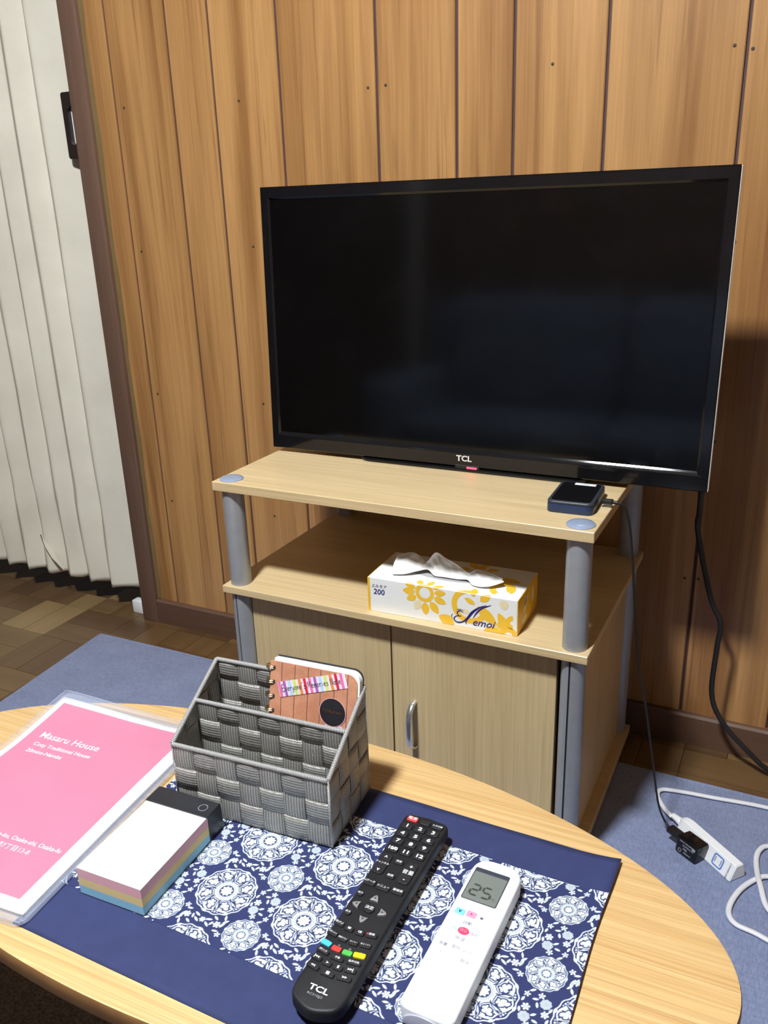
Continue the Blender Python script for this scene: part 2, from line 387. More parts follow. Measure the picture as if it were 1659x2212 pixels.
def tag(o, label, cat, group=None, kind=None):
    o['label'] = label; o['category'] = cat
    if group: o['group'] = group
    if kind: o['kind'] = kind
    return o
def thing(name, label, cat, loc=(0, 0, 0), rz=0.0, group=None, kind=None):
    o = bpy.data.objects.new(name, None); o.empty_display_size = 0.05; COL.objects.link(o)
    o.location = loc; o.rotation_euler = (0, 0, rz); return tag(o, label, cat, group, kind)

# ------------------------------------------------------------------ the room
WALL_L, WALL_R, WALL_F, CEIL = -2.40, 1.70, -2.55, 2.42
def build_room():
    fl = box('floor', WALL_L, WALL_R, WALL_F, 0.9, -0.06, -0.003, 'parquet_0_0'); tag(fl, 'brown wood block parquet floor along the panelled wall', 'floor', kind='structure')
    S = 0.15; x0, y0 = -1.265, -0.03
    shared = {}
    def piece(xa, xb, ya, yb, ax):
        tone = rng.choice([0, 0, 1, 1, 2, 3], p=[.28, .25, .17, .10, .03, .17])
        xc, yc = (xa + xb) / 2, (ya + yb) / 2
        for (px, py) in ((-1.04, -0.068), (-1.30, -0.145), (-1.37, -0.160), (-1.30, 0.0)):
            if abs(xc - px) < (xb - xa) / 2 and abs(yc - py) < (yb - ya) / 2: tone = 2
        key = (round(xb - xa, 4), round(yb - ya, 4), ax, int(tone)); g = 0.0006
        if key not in shared:
            bm = bmesh.new(); bm_box(bm, g, xb - xa - g, g, yb - ya - g, -0.004, 0.0)
            me = bpy.data.meshes.new('parquet_block'); bm.to_mesh(me); bm.free(); me.materials.append(MATS['parquet_%d_%d' % (tone, ax)]); shared[key] = me
        o = link('parquet_block', shared[key], None, fl); o.location = (xa, ya, 0)
    for i in range(-8, 14):
        for j in range(-6, 3):
            xa, ya = x0 + i * S, y0 + j * S
            under_rug = xa > -1.09 and xa + S < 1.3 and ya + S < -0.15
            if under_rug or ya > 0.25 or (ya >= -0.031 and xa > -1.0): 
                if not (ya < 0 and ya + S > -0.14): continue
            h = S / 2
            for k in range(2):
                if (i + j) % 2: a = (xa, xa + S, ya + k * h, ya + (k + 1) * h, 0)
                else: a = (xa + k * h, xa + (k + 1) * h, ya, ya + S, 1)
                if rng.random() < 0.3:
                    if a[4] == 0: mid = xa + h; piece(a[0], mid, a[2], a[3], 1); piece(mid, a[1], a[2], a[3], 1)
                    else: mid = ya + h; piece(a[0], a[1], a[2], mid, 0); piece(a[0], a[1], mid, a[3], 0)
                else: piece(*a)
    # back wall: backing board with a doorway cut out on the left, planks in front
    bm = bmesh.new()
    bm_box(bm, -1.085, WALL_R, 0.005, 0.09, 0, CEIL); bm_box(bm, WALL_L, -2.05, 0.005, 0.09, 0, CEIL); bm_box(bm, -2.05, -1.085, 0.005, 0.09, 1.95, CEIL)
    wb = from_bm('wall_back', bm, 'groove'); tag(wb, 'wood plank panelled wall behind the television', 'wall', kind='structure')
    edges = [-1.052, -0.9816]; k = 0; steps = [0.15, 0.10, 0.15, 0.20]
    while edges[-1] < WALL_R: edges.append(edges[-1] + steps[k % 4]); k += 1
    edges[-1] = WALL_R
    planks = []
    for a, b in zip(edges[:-1], edges[1:]):
        if b - a < 0.01: continue
        g = 0.0024; xa, xb = a + (g if a > -1.05 else 0), b - g
        V = [(xa, 0.006, 0), (xa, 0.0018, 0), (xa + 0.0015, 0, 0), (xb - 0.0015, 0, 0), (xb, 0.0018, 0), (xb, 0.006, 0)]
        V2 = [(x, y, CEIL) for x, y, z in V]; n = 6
        F = [(i, i + 1, n + i + 1, n + i) for i in range(n - 1)] + [tuple(range(n))[::-1], tuple(range(n, 2 * n))]
        planks.append((a, b, mesh('plank', V + V2, F, 'wall_wood', wb)))
    for z in (1.174, 0.898, 0.59, 0.335):
        for x in (-0.958, -0.668, -0.395, -0.365, -0.065, 0.204, 0.230, 0.53, 0.83):
            p = [q for q in planks if q[0] < x < q[1]]
            if p: lathe('nail', [(0.0026, -0.0006), (0.0026, 0.0004), (0.0014, 0.0008)], 'nail_dark', p[0][2], 10, mw=TRS((x + rng.normal(0, .004), 0, z + rng.normal(0, .004)), (R(90), 0, 0)))
    for x0_, x1_, nm in ((WALL_L - 0.05, WALL_L, 'wall_left'), (WALL_R, WALL_R + 0.05, 'wall_right')):
        tag(box(nm, x0_, x1_, WALL_F, 0.09, 0, CEIL, 'plaster' if nm == 'wall_right' else 'brown_wall'), ('pale plaster wall to the right of the panelling' if nm == 'wall_right' else 'dark brown wall beside the doorway'), 'wall', kind='structure')
    tag(box('wall_front', WALL_L, WALL_R, WALL_F - 0.05, WALL_F, 0, CEIL, 'brown_wall'), 'dark brown wall behind the blue sofa', 'wall', kind='structure')
    tag(box('ceiling', WALL_L, WALL_R, WALL_F, 0.09, CEIL, CEIL + 0.05, 'plaster'), 'pale ceiling above the room', 'ceiling', kind='structure')
    # baseboard: board and a bevelled cap
    V = [(-1.088, 0.004, 0), (-1.088, -0.012, 0), (-1.088, -0.012, 0.058), (-1.088, -0.008, 0.0625), (-1.088, 0.004, 0.0625)]; V2 = [(WALL_R, y, z) for x, y, z in V]
    bb = mesh('baseboard_back', V + V2, [(i, (i + 1) % 5, 5 + (i + 1) % 5, 5 + i) for i in range(5)] + [(4, 3, 2, 1, 0), (5, 6, 7, 8, 9)], 'dark_trim')
    tag(bb, 'dark brown baseboard running under the wood panelling', 'baseboard', kind='structure')
    t1 = box('trim_1', -1.089, -1.040, -0.014, 0.13, 0, 1.93, 'dark_trim_up', bev=0.003); tag(t1, 'dark brown upright door jamb beside the accordion door', 'trim', kind='structure')
    V, F = [], []
    for i in range(41):
        z = 0.064 + i / 40 * 1.86; w = 0.0035 + 0.002 * math.sin(i * 0.9) + 0.001 * math.sin(i * 2.3)
        V += [(-1.0405, -0.004, z), (-1.0405 + w + 0.004, -0.0035, z), (-1.0405 + w + 0.006, 0.001, z)]
        if i: a = 3 * i; F += [(a - 3, a - 2, a + 1, a), (a - 2, a - 1, a + 2, a + 1)]
    mesh('sealant_bead', V, F, 'caulk', t1)
    tag(box('trim_2', -2.06, -1.04, -0.014, 0.13, 1.93, 1.99, 'dark_trim', bev=0.003), 'dark brown lintel over the accordion door', 'trim', kind='structure')
    tag(box('trim_3', -1.235, -1.205, WALL_F, WALL_F + 0.03, 0, CEIL, 'paper_white', bev=0.003), 'added pale upright strip that mirrors as a bright line in the television', 'trim', kind='structure')  # added pale strip, stands in for the line of light mirrored in the screen
build_room()

def build_door():
    d = thing('door_1', 'cream pleated accordion door drawn across the doorway', 'accordion door', (-1.5, 0.05, 0.067), kind='structure')
    xs = []
    x = -1.191
    path = [(-1.100, 0.020), (-1.108, 0.034), (-1.125, 0.032), (-1.191, -0.001)]
    while x > -2.0:
        path.append((x - 0.037, 0.030 + 0.003 * math.sin(x * 31))); x -= 0.0765; path.append((x, 0.000 + 0.003 * math.sin(x * 17)))
    P = []
    for i in range(len(path) - 1):      # rounded folds
        a, b = path[i], path[i + 1]
        for t in (0.0, 0.06, 0.14, 0.3, 0.5, 0.7, 0.86, 0.94): P.append((a[0] + (b[0] - a[0]) * t, a[1] + (b[1] - a[1]) * t))
    P.append(path[-1])
    Q = [P[0]] + [tuple((P[i - 1][k] + 2 * P[i][k] + P[i + 1][k]) / 4 for k in (0, 1)) for i in range(1, len(P) - 1)] + [P[-1]]
    V, F = [], []; zs = [0.0, 0.012, 0.05, 0.09, 0.13, 0.17, 0.21, 0.26, 0.32, 0.4, 0.5, 0.7, 0.9, 1.1, 1.3, 1.6, 1.88]
    for k, z in enumerate(zs):
        for i, (x, y) in enumerate(Q):
            w = 0.0025 * math.sin(x * 23 + z * 19) * (1 if z < 0.3 else 0.35) + (0.003 * math.exp(-((z - 0.2) / 0.025) ** 2) * math.sin(x * 60))
            # a kicked-in dent near the bottom
            dd = math.exp(-(((x + 1.475) / 0.025) ** 2 + ((z - 0.10) / 0.05) ** 2)); w += 0.010 * dd
            V.append((x + 1.5 + 0.0015 * math.sin(z * 9 + i), y - 0.05 + w, z + (0.002 * math.sin(i * 0.7) if k == 0 else 0)))
    n = len(Q)
    for k in range(len(zs) - 1):
        for i in range(n - 1): F.append((k * n + i, (k + 1) * n + i, (k + 1) * n + i + 1, k * n + i + 1))
    sh = mesh('pleated_sheet', V, F, 'door_fabric', d, True)
    m = sh.modifiers.new('thickness', 'SOLIDIFY'); m.thickness = 0.0018; m.offset = 1
    # the torn flap near the bottom hem
    T = [(-1.432, 0.006, 0.105), (-1.412, -0.004, 0.080), (-1.392, -0.006, 0.052), (-1.366, 0.004, 0.016), (-1.396, 0.012, 0.050), (-1.420, 0.014, 0.085)]
    tp = mesh('torn_flap', [(x + 1.5, y - 0.052, z) for x, y, z in T], [(0, 1, 5), (1, 2, 4, 5), (2, 3, 4)], 'door_fabric', d, True)
    tube('tear', [(0.066, -0.0455, 0.108), (0.084, -0.0530, 0.080), (0.104, -0.0545, 0.052), (0.130, -0.0470, 0.014)], 0.0014, 'brown_wall', d, 6)
    box('end_bar', 0.384, 0.406, -0.030, -0.002, 0.0, 1.86, 'dark_trim_up', d, 0.002)
    # D-shaped pull
    bm = bmesh.new(); out = rrect(0.040, 0.130, 0.005, 3); inn = rrect(0.017, 0.076, 0.008, 3); n = len(out)
    rings = []
    for (pts, y) in ((out, -0.006), (out, 0.006), (inn, 0.006), (inn, -0.006)): rings.append([bm.verts.new((p[0], y, p[1])) for p in pts])
    for a in range(4):
        A, B_ = rings[a], rings[(a + 1) % 4]
        for i in range(n): bm.faces.new((A[i], A[(i + 1) % n], B_[(i + 1) % n], B_[i]))
    h = from_bm('handle', bm, 'bronze', d, True, mw=TRS((0.3885, -0.040, 1.089)))
    box('backplate', -0.016, 0.016, 0.0062, 0.0075, -0.05, 0.05, 'white_plastic', h, 0.0)
build_door()
g = box('door_guide', -1.142, -1.108, 0.008, 0.030, 0.0, 0.034, 'white_plastic', bev=0.0015)
tag(g, 'small white plastic guide block at the foot of the door jamb', 'door guide')

def build_lamp():
    t = thing('ceiling_lamp', 'round white ceiling lamp above the oval table', 'lamp', (LAMP_POS[0], LAMP_POS[1], CEIL))
    lathe('housing', [(0.05, 0.0), (0.06, -0.02), (0.105, -0.045), (0.150, -0.082), (0.155, -0.094), (0.148, -0.094), (0.120, -0.070), (0.1, -0.066)], 'white_plastic', t, 48)
    lathe('diffuser', [(0.108, -0.080), (0.112, -0.090), (0.100, -0.098), (0.06, -0.103), (0.002, -0.104)], 'lamp_diffuser', t, 48)
build_lamp()

def build_rugs():
    t = thing('rug', 'blue grey woven rug under the oval table', 'rug', (0.1, -0.5, 0.0))
    o = [(-1.2224, 0.3701), (-1.185, -0.05), (-1.16, -0.40), (1.15, -0.40), (1.15, 0.3676)]
    V, F = [], []
    top = prism('pile', [(x, y) for x, y in o][::-1][::-1], 0.0005, 0.0075, 'rug_blue', t, 0.002, 2)
    tube('hem', [(-1.2224, 0.3701, 0.006), (-0.85, 0.3735, 0.0064), (0, 0.367, 0.0066), (0.28, 0.3676, 0.0064), (1.15, 0.3676, 0.006)], 0.0035, 'rug_blue', t, 8, per=10, flat=0.7)
    tube('hem', [(-1.2224, 0.3701, 0.006), (-1.20, 0.12, 0.0062), (-1.185, -0.05, 0.006), (-1.16, -0.40, 0.006)], 0.0035, 'rug_blue', t, 8, per=10, flat=0.7)
    b = prism('carpet', rrect(2.6, 0.72, 0.03, 4), 0.0005, 0.014, 'dark_carpet', None, 0.004, 2, mw=TRS((0.05, -1.27, 0)))
    tag(b, 'dark brown shaggy carpet on the near side of the table', 'carpet')
build_rugs()

# ------------------------------------------------------------------ television stand
SX, SY, SW, SD = -0.4785, -0.4391, 0.6125, 0.4078   # left x, front y, width, depth
ZT, ZM, ZB = 0.5671, 0.3848, 0.026
def build_stand():
    t = thing('tv_stand', 'light maple television stand with grey metal posts and two doors', 'tv stand', (SX, SY, 0.0))
    box('top_board', 0, SW, 0, SD, ZT - 0.0151, ZT, 'maple_x', t, 0.0008, 1)
    box('shelf', 0, SW, 0, SD, ZM - 0.0125, ZM, 'maple_x', t, 0.0008, 1)
    box('bottom_board', 0, SW, 0, SD, ZB - 0.0145, ZB, 'maple_x', t, 0.0008, 1)
    ins = 0.0235; r = 0.0176
    for (px, py) in ((ins - 0.001, ins), (SW - ins, ins), (ins - 0.001, SD - 0.020), (SW - ins, SD - 0.020)):
        front = py < 0.1
        lathe('upper_post', [(r, ZM), (r, ZT - 0.0151)], 'steel_blue', t, 36, mw=TRS((px, py, 0)))
        c = lathe('post_cap', [(0.0195, ZT), (0.0195, ZT + 0.0012), (0.0175, ZT + 0.0028), (0.010, ZT + 0.0040), (0.003, ZT + 0.0043)], 'cap_blue', t, 36, mw=TRS((px, py, 0)))
        # lower post: extrusion with a slot facing the room
        pts = []; a0 = R(-90 - 5)
        for k in range(41):
            a = a0 + R(4.5) + (2 * PI - 2 * R(4.5)) * k / 40; pts.append((px + r * math.cos(a), py + r * math.sin(a)))
        for da in (-R(4.5), R(4.5)): pts.append((px + (r - 0.005) * math.cos(a0 + da), py + (r - 0.005) * math.sin(a0 + da)))
        lp = prism('lower_post', pts, ZB, ZM - 0.0125, 'steel_blue', t)
        if front:
            box('slot_strip', px + (r - 0.0049) * math.cos(a0) - 0.0008, px + (r - 0.0049) * math.cos(a0) + 0.0008, py - r + 0.0012, py - r + 0.0056, ZB + 0.001, ZM - 0.0135, 'slot_dark', lp)  # near-black strip filling the slot so it reads as a dark line
        lathe('foot', [(0.012, 0.0078), (0.013, 0.0095), (0.013, ZB - 0.0145)], 'rubber_black', t, 20, mw=TRS((px, py, 0)))
    yd = 0.022
    for (a, b) in ((0.0410, 0.3005), (0.3030, 0.5655)):
        dr = box('door', a, b, yd, yd + 0.014, ZB + 0.004, ZM - 0.0165, 'maple_z', t, 0.0008, 1)
        if a > 0.2:
            hx = 0.3395
            P = [(hx + 0.0005, yd + 0.002, 0.2335), (hx, yd - 0.010, 0.2305), (hx, yd - 0.021, 0.216), (hx, yd - 0.0235, 0.192), (hx, yd - 0.021, 0.168), (hx, yd - 0.010, 0.1535), (hx + 0.0005, yd + 0.002, 0.1505)]
            hd = tube('handle', P, 0.0052, 'chrome', dr, 12, per=6, flat=0.55)
    box('side_panel', SW - ins - 0.006, SW - ins + 0.006, ins + 0.012, SD - 0.032, ZB, ZM - 0.0125, 'maple_side', t)
    box('side_panel', ins - 0.007, ins + 0.005, ins + 0.012, SD - 0.032, ZB, ZM - 0.0125, 'maple_side', t)
    box('back_panel', ins + 0.012, SW - ins - 0.012, SD - 0.026, SD - 0.020, ZB, ZM - 0.0125, 'maple_side', t)
build_stand()

# ------------------------------------------------------------------ television
def build_tv():
    W, H = 0.732, 0.433
    t = thing('television', 'black flat screen television on the maple stand', 'television', (-0.485 + W / 2, -0.2473, ZT))
    t.rotation_euler = (0, 0, 0.0066)
    # body frame: local x across, y back, z up along the tilted panel
    piv = TRS((0, 0, 0.0079), (-0.0432, 0, 0))
    def ring(name, o, i, y0, y1, mat, ybev=0.0, parent=t):
        """rectangular frame, o/i = (x0,x1,z0,z1)"""
        bm = bmesh.new(); R_ = []
        for (q, y) in ((o, y1), (o, y0 + ybev), (tuple(np.array(o) + np.array([1, -1, 1, -1]) * ybev), y0), (i, y0 + 0.0), (tuple(np.array(i) + np.array([1, -1, 1, -1]) * 0.003), y0 + 0.003), (tuple(np.array(i) + np.array([1, -1, 1, -1]) * 0.003), y1)):
            R_.append([bm.verts.new((x, y, z)) for x, z in ((q[0], q[2]), (q[1], q[2]), (q[1], q[3]), (q[0], q[3]))])
        for a in range(len(R_)):
            A, B_ = R_[a], R_[(a + 1) % len(R_)]
            for k in range(4): bm.faces.new((A[k], A[(k + 1) % 4], B_[(k + 1) % 4], B_[k]))
        return from_bm(name, bm, mat, parent, mw=piv)
    x0, x1 = -W / 2, W / 2
    inner = (x0 + 0.0135, x1 - 0.0135, 0.027, H - 0.0155)
    ring('bezel', (x0, x1, 0, H), (inner[0], inner[1], 0.0215, inner[3]), 0.0, 0.010, 'gloss_black', 0.0012)
    scr = box('screen', inner[0] + 0.001, inner[1] - 0.001, 0.0035, 0.008, inner[2] + 0.001, inner[3] - 0.001, 'screen_black', t, mw=piv)
    # silver side strips and the top strip
    for (a, b) in ((x0 - 0.0005, x0), (x1, x1 + 0.0016)): box('side_strip', a, b, 0.0025, 0.013, 0, H, 'silver_edge', t, 0.0005, 1, mw=piv)
    box('top_strip', x0, x1, 0.002, 0.012, H, H + 0.0008, 'gloss_black', t, 0.0003, 1, mw=piv)
    # glossy lip along the bottom edge of the screen
    sec = [(-0.0004, 0.0220), (0.0001, 0.0238), (0.0015, 0.0262), (0.0032, 0.0287), (0.0046, 0.0300), (0.0055, 0.0220)]
    mesh('bottom_lip', [(x, y, z) for x in (inner[0] - 0.004, inner[1] + 0.004) for y, z in sec], [(i, 6 + i, 6 + (i + 1) % 6, (i + 1) % 6) for i in range(6)] + [tuple(range(6)), tuple(range(6, 12))[::-1]], 'lip_black', t, False, mw=piv)
    bm = bmesh.new()
    v = [bm.verts.new(p) for p in ((x0 + .002, .010, .002), (x1 - .002, .010, .002), (x1 - .002, .010, H - .002), (x0 + .002, .010, H - .002), (x0 + .05, .032, .02), (x1 - .05, .032, .02), (x1 - .09, .032, H - .08), (x0 + .09, .032, H - .08), (x0 + .14, .062, .03), (x1 - .14, .062, .03), (x1 - .18, .062, H - .17), (x0 + .18, .062, H - .17))]
    for a in (0, 4):
        for k in range(4): bm.faces.new((v[a + k], v[a + (k + 1) % 4], v[a + 4 + (k + 1) % 4], v[a + 4 + k]))
    bm.faces.new(v[0:4][::-1]); bm.faces.new(v[8:12]); from_bm('back_shell', bm, 'matte_black', t, mw=piv)
    text('brand_lettering', 'TCL', 0.0125, 'silver_edge', t, (0.0, 0, 0), (R(90), 0, 0), offset=0.0004)
    TEXTS[-1] = TEXTS[-1][:4] + (piv @ TRS((-0.002, -0.0012, 0.0135), (R(90), 0, 0)) @ Matrix.Diagonal((1.15, 1, 1, 1)),)
    led = box('indicator_window', -0.017, 0.024, -0.0016, 0.004, -0.0028, 0.0030, 'rubber_black', t, 0.0006, 1, mw=piv)
    box('indicator_light', 0.003, 0.020, -0.0020, 0.0, -0.0030, 0.0008, 'led_red', t, 0.0004, 1, mw=piv)
    # table stand: neck and base plate behind the panel
    box('neck', -0.05, 0.05, 0.035, 0.060, 0.004, 0.09, 'matte_black', t, 0.003)
    prism('base', rrect(0.40, 0.13, 0.03, 5, 0, 0.062), 0.0003, 0.006, 'gloss_black', t, 0.0015)
build_tv()

# ------------------------------------------------------------------ things on the stand
STRIP_M = TRS((0.3439, -0.3547, 0.0078), (0, 0, R(-40.4))); CHARGER_M = TRS((-0.0673, -0.0239, 0.0165), (-0.147, 0, 0.1327))
def build_router():
    t = thing('mobile_router', 'navy mobile router with black screen on the stand corner', 'router', (0.0835, -0.3345, ZT), R(2))
    prism('body', rrect(0.064, 0.094, 0.009, 5), 0.0, 0.0125, 'router_navy', t, 0.0012)
    b = prism('upper_rim', rrect(0.064, 0.094, 0.009, 5), 0.0125, 0.0170, 'router_rim', t, 0.0022, 3)
    prism('screen', rrect(0.0545, 0.084, 0.006, 5), 0.0171, 0.0175, 'gloss_black', t)
    s = box('label_sticker', -0.010, 0.020, 0.031, 0.0395, 0.0176, 0.0178, 'paper_white', t)
    text('barcode_lettering', '|||:|||::||||:|', 0.0030, 'ink_grey', s, (0.005, 0.0352, 0.0180), offset=0.00008)
    c = thing('usb_cable', 'thin black charging cable from the router down to the black charger', 'cable', (0.118, -0.335, ZT))
    o = Vector((0.118, -0.335, ZT))
    def W(p): return tuple(Vector(p) - o)
    box('plug', 0.0, 0.017, -0.0045, 0.0045, 0.0052, 0.0118, 'rubber_black', c, 0.0015)
    tube('strain_relief', [(0.0165, 0, 0.0085), (0.0205, 0.0, 0.0083), (0.0245, 0.0, 0.0078)], 0.0024, 'rubber_black', c, 10, 3)
    tube('cord', [W(p) for p in ((0.1420, -0.335, 0.5752), (0.1500, -0.333, 0.5700), (0.1575, -0.328, 0.545), (0.1640, -0.320, 0.490), (0.178, -0.305, 0.3384), (0.196, -0.302, 0.2467), (0.2148, -0.299, 0.1396), (0.227, -0.297, 0.0720), tuple(STRIP_M @ CHARGER_M @ Vector((-0.055, 0.011, 0.013))), tuple(STRIP_M @ CHARGER_M @ Vector((-0.041, 0.011, 0.0065))))], 0.00175, 'rubber_black', c, 8)
    # flat plug at the charger end, along the strip direction
    box('plug', -0.024, 0.0, -0.0075, 0.0075, -0.0045, 0.0045, 'rubber_black', c, 0.0012, mw=Matrix.Translation(-o) @ STRIP_M @ CHARGER_M @ TRS((-0.0185, 0.011, 0.0065)))
build_router()

def build_tv_cord():
    P = [(0.212, -0.155, 0.610), (0.228, -0.138, 0.550), (0.2275, -0.110, 0.500), (0.2262, -0.085, 0.453), (0.2550, -0.075, 0.337), (0.2746, -0.07, 0.291), (0.2735, -0.068, 0.241), (0.2735, -0.064, 0.148), (0.296, -0.062, 0.095), (0.338, -0.06, 0.050), (0.385, -0.058, 0.014), (0.46, -0.055, 0.0062), (0.60, -0.06, 0.0052), (0.75, -0.05, 0.0052)]
    t = tube('television_cable', P, 0.0046, 'rubber_black', None, 10); tag(t, 'thick black power cord hanging down from behind the television', 'power cord')
build_tv_cord()

def clip_half(poly, axis, val, keep_greater):
    out = []
    for i in range(len(poly)):
        a, b = poly[i], poly[(i + 1) % len(poly)]
        ia = (a[axis] >= val) == keep_greater; ib = (b[axis] >= val) == keep_greater
        if ia: out.append(a)
        if ia != ib:
            t = (val - a[axis]) / (b[axis] - a[axis]); out.append(tuple(a[k] + (b[k] - a[k]) * t for k in (0, 1)))
    return out
def petal(cx, cy, ang, r0, r1, w, n=9, point=1.0):
    """leaf from radius r0 to r1 along ang"""
    L, Rr = [], []
    for i in range(n):
        f = i / (n - 1); h = w / 2 * (math.sin(PI * f) ** 0.75) * (1.15 - 0.3 * f)
        L.append((r0 + (r1 - r0) * f, h)); Rr.append((r0 + (r1 - r0) * f, -h))
    P = L + Rr[::-1][1:-1]; c, s = math.cos(ang), math.sin(ang)
    return [(cx + x * c - y * s, cy + x * s + y * c) for x, y in P]
def annulus(cx, cy, r0, r1, n=40, a0=0, a1=2 * PI, sq=1.0):
    out = []
    for i in range(n):
        t0 = a0 + (a1 - a0) * i / n; t1 = a0 + (a1 - a0) * (i + 1) / n
        out.append([(cx + r0 * math.cos(t0), cy + sq * r0 * math.sin(t0)), (cx + r1 * math.cos(t0), cy + sq * r1 * math.sin(t0)), (cx + r1 * math.cos(t1), cy + sq * r1 * math.sin(t1)), (cx + r0 * math.cos(t1), cy + sq * r0 * math.sin(t1))])
    return out
def build_tissue():
    W, D, H = 0.236, 0.106, 0.0565
    t = thing('tissue_box', 'white tissue box with yellow sunflower print on the stand shelf', 'tissue box', (-0.2085, -0.4262, ZM), R(1.6))
    box('carton', 0, W, 0, D, 0, H, 'paper_white', t, 0.0006, 1)
    # print laid out on the unfolded front + top: x across, y<0 front (down from the edge), y>0 top
    gold, pale = [], []
    fx, fy = 0.094, -0.011
    for a, r1, w in ((35, .034, .010), (8, .034, .0105), (-20, .036, .0115), (-55, .038, .0125), (-88, .036, .0125), (-152, .033, .0115), (-178, .036, .0115), (160, .034, .010), (118, .031, .0105), (75, .031, .0105)):
        gold.append(petal(fx, fy, R(a), 0.0155, r1, w))
    pale.append(petal(fx, fy, R(-118), 0.0155, 0.034, 0.012))
    gold += annulus(fx, fy, 0.0090, 0.0150)
    gx, gy = 0.165, -0.020      # big blurred ring flower on the right
    gold += annulus(gx, gy, 0.020, 0.0285, 40, R(70), R(330))
    for a, r0, r1, w in ((-40, 0.004, 0.044, 0.016), (155, 0.000, 0.018, 0.008), (40, 0.010, 0.030, 0.012), (100, 0.012, 0.034, 0.012)): gold.append(petal(gx + 0.008, gy + 0.004, R(a), r0, r1, w))
    pale.append(petal(0.215, -0.002, R(-80), 0.0, 0.016, 0.014)); pale.append(ellipse(0.158, -0.028, 0.006, 0.004) if False else ellipse(0.006, 0.004, 16, 0.158, -0.030))
    for c in ((0.142, -0.0545, R(158), 0.001, 0.028, 0.018), (0.186, -0.056, R(8), 0, 0.030, 0.016), (0.207, -0.046, R(35), 0, 0.020, 0.014), (0.222, -0.050, R(118), 0.003, 0.030, 0.013)): gold.append(petal(*c))
    gold += annulus(0.230, -0.036, 0.004, 0.011, 24, R(90), R(270)); gold += annulus(0.224, -0.0575, 0.006, 0.014, 24, R(0), R(180))
    # flowers on the top face towards the back and right
    gold += annulus(0.205, 0.030, 0.010, 0.019, 30, R(-30), R(250), 1.2)
    for a in (20, 75, 130, 185, 240): gold.append(petal(0.150, 0.082, R(a), 0.012, 0.032, 0.012))
    gold.append(petal(0.19, 0.065, R(-10), 0, 0.035, 0.015)); gold.append(petal(0.16, 0.09, R(170), 0, 0.03, 0.014)); gold.append(petal(0.22, 0.02, R(110), 0, 0.03, 0.012))
    carton = t
    for polys, mt in ((gold, 'gold_print'), (pale, 'pale_gold_print')):
        F_, T_ = [], []
        for p in polys:
            for (ax, v, g) in ((0, 0.0045, True), (0, W - 0.0008, False), (1, -H + 0.0008, True), (1, D - 0.001, False)): p = clip_half(p, ax, v, g) if p else p
            if not p: continue
            f = clip_half(p, 1, -0.0004, False); tt = clip_half(p, 1, 0.0004, True)
            if len(f) > 2: F_.append(f)
            if len(tt) > 2: T_.append(tt)
        for polys_, mw_ in ((F_, TRS((0, -0.00025, H), (R(90), 0, 0))), (T_, TRS((0, 0, H + 0.00025)))):
            quads = [p for p in polys_ if len(p) == 4]
            for n_, p in enumerate([q for q in polys_ if len(q) != 4]):
                if len(p) != 4: decal('petal_print', [p], mt, t, 0.000004 * (n_ + 2), mw=mw_)
            if quads: decal('ring_print', quads, mt, t, 0.0, mw=mw_)['kind'] = 'stuff'
    decal('edge_stripe', [[(0, 0), (0.0036, 0), (0.0036, -H), (0, -H)]], 'box_yellow', t, mw=TRS((0, -0.00022, H), (R(90), 0, 0)))
    # end flaps: printed yellow on the right end and left end
    for (x, n_) in ((W, 1), (0, -1)):
        e = box('end_flap', x if n_ > 0 else x - 0.0008, x + 0.0008 if n_ > 0 else x, 0.0006, D - 0.0006, 0.0006, H - 0.0006, 'box_yellow', t)
        if n_ > 0:
            P = [petal(0.03, 0.02, R(60), 0, 0.03, 0.014), petal(0.055, 0.045, R(200), 0, 0.03, 0.012), petal(0.08, 0.02, R(100), 0, 0.03, 0.014), petal(0.02, 0.012, R(0), 0, 0.03, 0.01)]
            P = [[(q[0], min(max(q[1], 0.001), H - 0.001)) for q in p] for p in P]
            decal('flap_print', P, 'pale_gold_print', e, mw=TRS((W + 0.001, 0, 0), (R(90), 0, R(90))))
    text('lettering', 'エルモア', 0.0064, 'ink_navy', t, (0.0185, -0.0005, H - 0.0130), (R(90), 0, 0), shear=0.25, offset=0.0001)
    text('lettering', '200', 0.0125, 'ink_navy', t, (0.0185, -0.0005, H - 0.0225), (R(90), 0, 0), shear=0.12, offset=0.00012)
    # script logo: flourished E, two long slanted strokes, then small letters
    S = stroke([(0.1545, -0.0325), (0.1500, -0.0300), (0.1455, -0.0335), (0.1475, -0.0380), (0.1520, -0.0388)], 0.0008, 0.0016)
    S += stroke([(0.1520, -0.0388), (0.1440, -0.0398), (0.1405, -0.0450), (0.1450, -0.0495), (0.1540, -0.0475), (0.1610, -0.0400), (0.1680, -0.0290), (0.1790, -0.0200), (0.1905, -0.0145)], 0.0007, 0.0021)
    S += stroke([(0.1600, -0.0500), (0.1590, -0.0465), (0.1650, -0.0360), (0.1720, -0.0265), (0.1800, -0.0200), (0.1860, -0.0172)], 0.0008, 0.0026)
    S += stroke([(0.1700, -0.0385), (0.1760, -0.0285), (0.1845, -0.0200), (0.1975, -0.0130)], 0.0005, 0.0024)
    S += stroke([(0.1385, -0.0370), (0.1365, -0.0410), (0.1385, -0.0455)], 0.0003, 0.0009) + stroke([(0.1440, -0.0295), (0.1500, -0.0278), (0.1560, -0.0300)], 0.0003, 0.0008)
    decal('logo_script', S, 'ink_navy', t, mw=TRS((0, -0.0006, H), (R(90), 0, 0)))
    text('lettering', 'emoi', 0.0165, 'ink_navy', t, (0.1850, -0.0006, 0.0115), (R(90), 0, 0), shear=0.35, offset=0.0001, sx=1.0)
